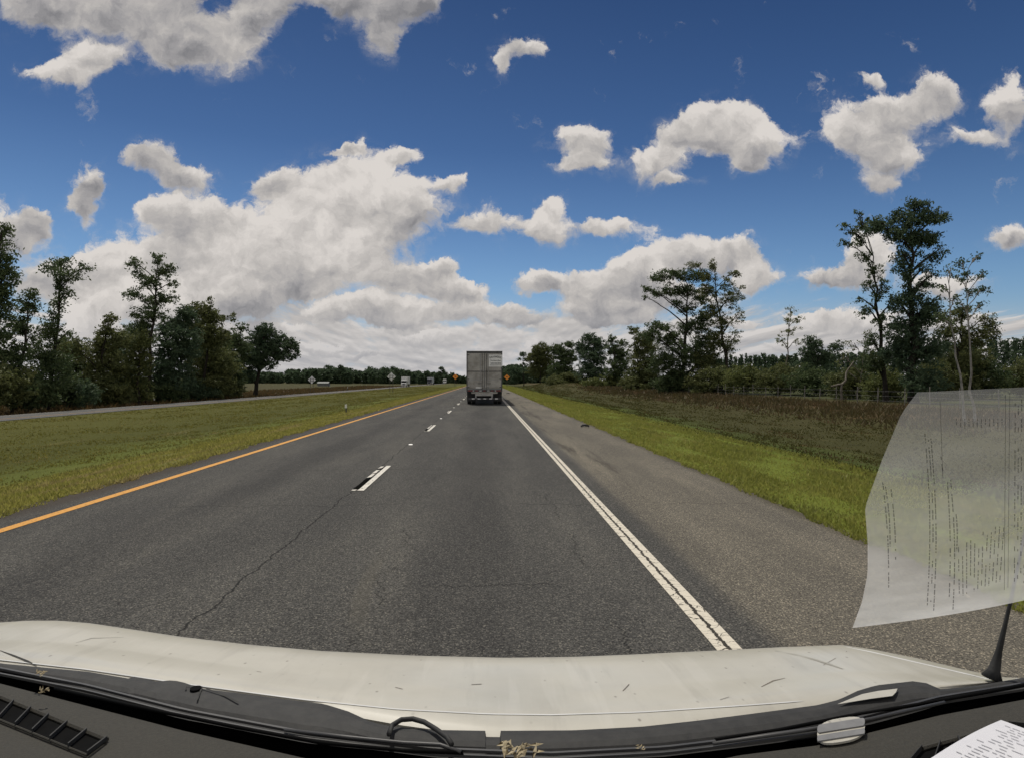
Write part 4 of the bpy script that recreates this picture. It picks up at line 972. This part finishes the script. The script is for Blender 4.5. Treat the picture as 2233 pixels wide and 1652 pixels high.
# wiper arms and blades
def tubepx(pts, z, r, name, m, parent, n=8):
    return MB().tube([H(a, b_, z) for a, b_ in pts], r, n).build(name, m, parent, smooth=True)
w1 = tubepx([(120,1500),(300,1540),(520,1585),(700,1618),(880,1635),(1010,1640)], 1.262, 0.0026, 'wiper_arm', M_seal, van)
tubepx([(620,1590),(760,1606),(880,1618),(960,1622),(1005,1638)], 1.264, 0.0024, 'wiper_blade', M_trd, w1)
w2 = tubepx([(1560,1612),(1700,1590),(1850,1560),(2000,1535),(2150,1508),(2300,1478)], 1.262, 0.0026, 'wiper_arm', M_seal, van)
tubepx([(1555,1620),(1750,1592),(1900,1566),(2060,1530)], 1.264, 0.0024, 'wiper_blade', M_trd, w2)
tubepx([(848,1600),(855,1580),(875,1568),(900,1566),(925,1573),(950,1588),(975,1606),(985,1622)], 1.268, 0.0036, 'washer_hose', M_cowl, van)
tp = [(1826,1534),(1850,1524),(1880,1512),(1915,1505),(1957,1500),(1954,1508),(1946,1516),(1900,1522)]
MB().poly([H(a, b_, 1.2632) for a, b_ in tp][::-1]).build('bright_trim', M_hood, van)
# antenna
a0 = H(2163, 1478, 1.256)
an = MB().tube([a0, P(2168,1460,a0.y), P(2178,1420,a0.y), P(2192,1360,a0.y), P(2206,1300,a0.y), P(2235,1160,a0.y), P(2262,1020,a0.y)], [0.016, 0.009, 0.005, 0.0033, 0.0026, 0.002, 0.0015], 10).build('antenna', M_cowl, van, smooth=True)
# dashboard
rows = []
for t, z_ in ((0, 1.2575), (0.02, 1.2605), (0.10, 1.262), (0.35, 1.263), (0.65, 1.263), (1.0, 1.262)):
    rows.append([H(c_, C(DASHT, c_) + 520 * t, z_) for c_ in ccols])
dash = MB().grid(rows).build('dashboard', M_dash, van, smooth=True)
def vent(poly_top, poly_bot, n, parent):
    """slotted air vent: flat black sheet painted as the shaded well, pale rim behind, dividers"""
    vt = MB()
    vt.poly([H(*poly_top[0], 1.2645), H(*poly_top[1], 1.2645), H(*poly_bot[1], 1.2645), H(*poly_bot[0], 1.2645)])  # flat sheet whose black stands in for the shade of a recess
    o = vt.build('air_vent', M_seal, parent)
    A, B = [H(*p, 1.266) for p in poly_top]; D, E = [H(*p, 1.266) for p in poly_bot]
    MB().tube([A, B], 0.0035, 6).build('vent_rim', M_dash, o)
    MB().tube([D, E], 0.0015, 6).build('vent_rim', M_dash, o)
    for i in range(n + 1):
        t = i / n; a = A.lerp(B, t); d = D.lerp(E, t)
        up = Vector((0, 0, 0.006)); sd_ = (B - A).normalized() * 0.0012
        bb = MB(); q = [a - sd_, a + sd_, d + sd_, d - sd_]
        bb.poly([p + up for p in q]); bb.poly(q[::-1])
        for k in range(4): bb.poly([q[k], q[(k + 1) % 4], q[(k + 1) % 4] + up, q[k] + up])
        bb.build('vent_divider', M_cowl, o)
vent([(-40,1503),(233,1612)], [(-70,1540),(190,1645)], 7, dash)
vent([(2010,1632),(2200,1580)], [(1960,1690),(2300,1590)], 5, dash)

# papers
def paper_mat(T):
    T.put(T.b.inputs['Base Color'], T.mix(T.noise(objc(T), 30, 3), (0.56, 0.56, 0.60), (0.62, 0.62, 0.64)))
M_paper = mat('white_paper', paper_mat, 0.8, spec=0.1)
M_ink = speckled('grey_ink', (0.17, 0.17, 0.19), (0.26, 0.26, 0.28), 60, 0.8, world_co=True, spec=0.1)
c0, c1 = H(2005, 1668, 1.272), H(2262, 1531, 1.272)
ux = (c1 - c0).normalized(); uy = Vector((ux.y, -ux.x, 0))
Lx = 0.215; Ly = 0.28
orig = c0
def PQ(a, b_, dz=0.0): return orig + ux * a + uy * b_ + Vector((0, 0, 0.006 * math.sin(a * 12) + 0.004 * math.sin(b_ * 9) + dz))
rows = [[PQ(Lx * i / 14, Ly * j / 14) for i in range(15)] for j in range(15)]
rows2 = [[p + Vector((0, 0, -0.0006)) for p in r] for r in rows[::-1]]
pap = MB().grid(rows).grid(rows2).build('printed_sheet', M_paper, smooth=True)
tag(pap, 'white printed sheet lying on the dashboard in the lower right corner', 'paper')
tm_ = MB(); rg = random.Random(12)
for i in range(22):
    a = 0.012 + i * 0.0088
    b_ = 0.012 + (0.01 if i % 3 else 0)
    while b_ < Ly - 0.03:
        L = rg.uniform(0.004, 0.014)
        if rg.random() < 0.85:
            tm_.poly([PQ(a, b_, .0009), PQ(a + 0.0013, b_, .0009), PQ(a + 0.0013, b_ + L, .0009), PQ(a, b_ + L, .0009)])
        b_ += L + rg.uniform(0.002, 0.006)
        if rg.random() < 0.06: b_ += 0.03
tm_.build('printed_text', M_ink, pap).matrix_parent_inverse = Matrix()

# windshield reflection of the dashboard paper, painted as a see-through sheet
def reflection_mat(T):
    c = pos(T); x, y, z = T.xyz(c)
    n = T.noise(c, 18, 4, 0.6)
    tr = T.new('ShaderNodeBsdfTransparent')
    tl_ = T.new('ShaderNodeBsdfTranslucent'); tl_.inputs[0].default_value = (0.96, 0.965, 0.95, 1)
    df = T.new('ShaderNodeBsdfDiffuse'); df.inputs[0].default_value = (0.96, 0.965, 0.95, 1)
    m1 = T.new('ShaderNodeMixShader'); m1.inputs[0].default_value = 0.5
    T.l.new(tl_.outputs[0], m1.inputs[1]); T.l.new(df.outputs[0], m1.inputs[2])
    k = T.mr(z, 1.50, 1.78, 0.60, 0.09, smooth=False)  # painted reflection fades towards the top through its opacity
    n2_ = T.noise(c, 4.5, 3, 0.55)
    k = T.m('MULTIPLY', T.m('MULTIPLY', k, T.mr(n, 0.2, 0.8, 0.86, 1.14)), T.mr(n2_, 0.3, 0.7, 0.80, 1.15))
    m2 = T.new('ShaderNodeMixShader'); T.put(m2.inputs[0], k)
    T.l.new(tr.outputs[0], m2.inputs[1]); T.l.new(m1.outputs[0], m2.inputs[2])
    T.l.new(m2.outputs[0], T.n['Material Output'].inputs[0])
M_reflection = mat('painted_reflection', reflection_mat)
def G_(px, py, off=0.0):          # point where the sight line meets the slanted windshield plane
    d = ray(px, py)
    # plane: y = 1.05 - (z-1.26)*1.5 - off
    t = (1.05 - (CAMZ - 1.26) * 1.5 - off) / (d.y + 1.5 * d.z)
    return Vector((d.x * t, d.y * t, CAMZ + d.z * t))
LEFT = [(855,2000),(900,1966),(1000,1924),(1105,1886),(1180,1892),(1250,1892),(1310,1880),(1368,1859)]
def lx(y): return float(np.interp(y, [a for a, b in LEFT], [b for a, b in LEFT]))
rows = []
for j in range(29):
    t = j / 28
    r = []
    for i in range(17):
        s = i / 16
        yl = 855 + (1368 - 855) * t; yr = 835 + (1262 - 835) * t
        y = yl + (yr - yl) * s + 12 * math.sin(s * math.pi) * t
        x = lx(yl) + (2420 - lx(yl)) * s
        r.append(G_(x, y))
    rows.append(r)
sh = MB().grid(rows).build('windshield_reflection', M_reflection, smooth=True)
tag(sh, 'painted reflection of the printed sheet in the windshield at the right edge', 'paper')
def inkt(T):
    tr = T.new('ShaderNodeBsdfTransparent'); df = T.new('ShaderNodeBsdfDiffuse'); df.inputs[0].default_value = (0.10, 0.11, 0.10, 1)
    m = T.new('ShaderNodeMixShader'); m.inputs[0].default_value = 0.62
    T.l.new(tr.outputs[0], m.inputs[1]); T.l.new(df.outputs[0], m.inputs[2]); T.l.new(m.outputs[0], T.n['Material Output'].inputs[0])
M_inkt = mat('reflected_ink', inkt)
ti = MB()
def col_text(x0, y0, x1, y1, w=2.6, fill=0.85, bow=0.0):
    L = math.hypot(x1 - x0, y1 - y0); s = 0
    while s < L:
        l = rg.uniform(3, 12)
        if rg.random() < fill:
            t0, t1 = s / L, min(1, (s + l) / L)
            f = lambda t: (x0 + (x1 - x0) * t + bow * math.sin(t * math.pi), y0 + (y1 - y0) * t)
            a, b_ = f(t0), f(t1)
            ti.poly([G_(a[0] - w / 2, a[1], .002), G_(a[0] + w / 2, a[1], .002), G_(b_[0] + w / 2, b_[1], .002), G_(b_[0] - w / 2, b_[1], .002)])
        s += l + rg.uniform(1.5, 3)
def col_rule(x0, y0, x1, y1, w=1.2):
    ti.poly([G_(x0 - w / 2, y0, .002), G_(x0 + w / 2, y0, .002), G_(x1 + w / 2, y1, .002), G_(x1 - w / 2, y1, .002)])
for (a, b_, c_, d_, bw) in ((1925,1050,1938,1280,4),(1931,1060,1941,1190,3),(1943,1065,1953,1225,3),(2017,945,2022,1320,8),(2024,950,2029,1325,8),(2030,955,2036,1330,8),(2066,1050,2070,1300,4),(2073,1045,2078,1330,6),(2085,1120,2086,1200,2),(2052,995,2056,1030,0)):
    col_text(a, b_, c_, d_, 2.4, bow=bw)
for i in range(12): col_text(2090 + i * 9, 1215 + i * -6 - rg.uniform(0, 25), 2092 + i * 8, 1300 - i * 3, 2.0)
for i in range(12): col_text(2086 + i * 9, 912, 2086 + i * 9, 925 + rg.uniform(0, 10), 2.0, 1)
for (a, b_, c_, d_) in ((2050,875,2056,1040),(2193,860,2190,1285),(2202,855,2198,1280)): col_rule(a, b_, c_, d_)
for i in range(4): col_text(2214 + i * 7, 870, 2212 + i * 7, 1270, 2.2, 0.5)
ti.build('printed_text', M_inkt, sh)  # mirrored print, drawn onto the painted reflection

# oval tag at the base of the windshield
c = H(1836, 1590, 1.266)
e = empty('oval_tag', c, 'small rounded grey and white tag at the windshield base right of centre', 'tag')
def oval(cx, cy, rx, ry_, z, th, name, m, parent, cut=None):
    pts = []
    for k in range(28):
        an = 2 * math.pi * k / 28
        ex = abs(math.cos(an)) ** 0.7 * math.copysign(1, math.cos(an)); ey = abs(math.sin(an)) ** 0.75 * math.copysign(1, math.sin(an))
        x_, y_ = ex * rx, ey * ry_
        if cut: y_ = max(cut[0], min(cut[1], y_))
        pts.append(H(cx + x_, cy + y_ - x_ * 0.16, z))
    b = MB(); b.poly(pts[::-1]); lo = [p - Vector((0, 0, th)) for p in pts]
    for k in range(28): b.poly([pts[k], pts[(k + 1) % 28], lo[(k + 1) % 28], lo[k]])
    b.poly(lo)
    return b.build(name, m, parent)
M_tagg = speckled('grey_plastic', (0.15, 0.15, 0.15), (0.19, 0.19, 0.19), 30, 0.6, world_co=True)
oval(1834, 1590, 52, 26, 1.266, 0.003, 'rim', M_hood, e)
oval(1834, 1580, 52, 16, 1.268, 0.002, 'body', M_tagg, e, cut=(-9, 8))
oval(1834, 1600, 52, 18, 1.268, 0.002, 'body', M_tagg, e, cut=(-6, 6))
# dried petals / bugs
M_petal = speckled('dry_petal', (0.22, 0.17, 0.09), (0.42, 0.36, 0.24), 140, 0.9, world_co=True)
def litter(px, py, s, label, seed):
    rr = random.Random(seed); b = MB(); c = H(px, py, 1.285)
    for i in range(9):
        o_ = Vector((rr.uniform(-1, 1), rr.uniform(-1, 1), rr.uniform(0, .5))) * s
        pts = []
        ax = Vector((rr.uniform(-1, 1), rr.uniform(-1, 1), rr.uniform(-.5, .8))).normalized() * s * rr.uniform(.5, .9)
        sd_ = ax.cross(Vector((rr.uniform(-1, 1), .3, 1))).normalized() * s * rr.uniform(.2, .4)
        nrm = ax.cross(sd_).normalized() * s * 0.12
        a = c + o_
        b.poly([a - ax, a + sd_ + nrm, a + ax, a - sd_ + nrm]); b.poly([a - ax, a - sd_ + nrm, a - nrm]); b.poly([a + ax, a + sd_ + nrm, a - nrm])
    tag(b.build('dried_flower', M_petal), label, 'dried flower', 'dried flowers along the windshield base')
litter(88, 1468, 0.007, 'dried flower bits at the far left of the windshield base', 1)
litter(92, 1506, 0.006, 'dried flower bits on the dashboard edge at far left', 2)
litter(1108, 1636, 0.014, 'left and larger of the two dried flowers at bottom centre', 3)
litter(1150, 1634, 0.014, 'right one of the two dried flowers at bottom centre', 4)
litter(1396, 1630, 0.005, 'small dried bud right of the bottom centre flowers', 5)
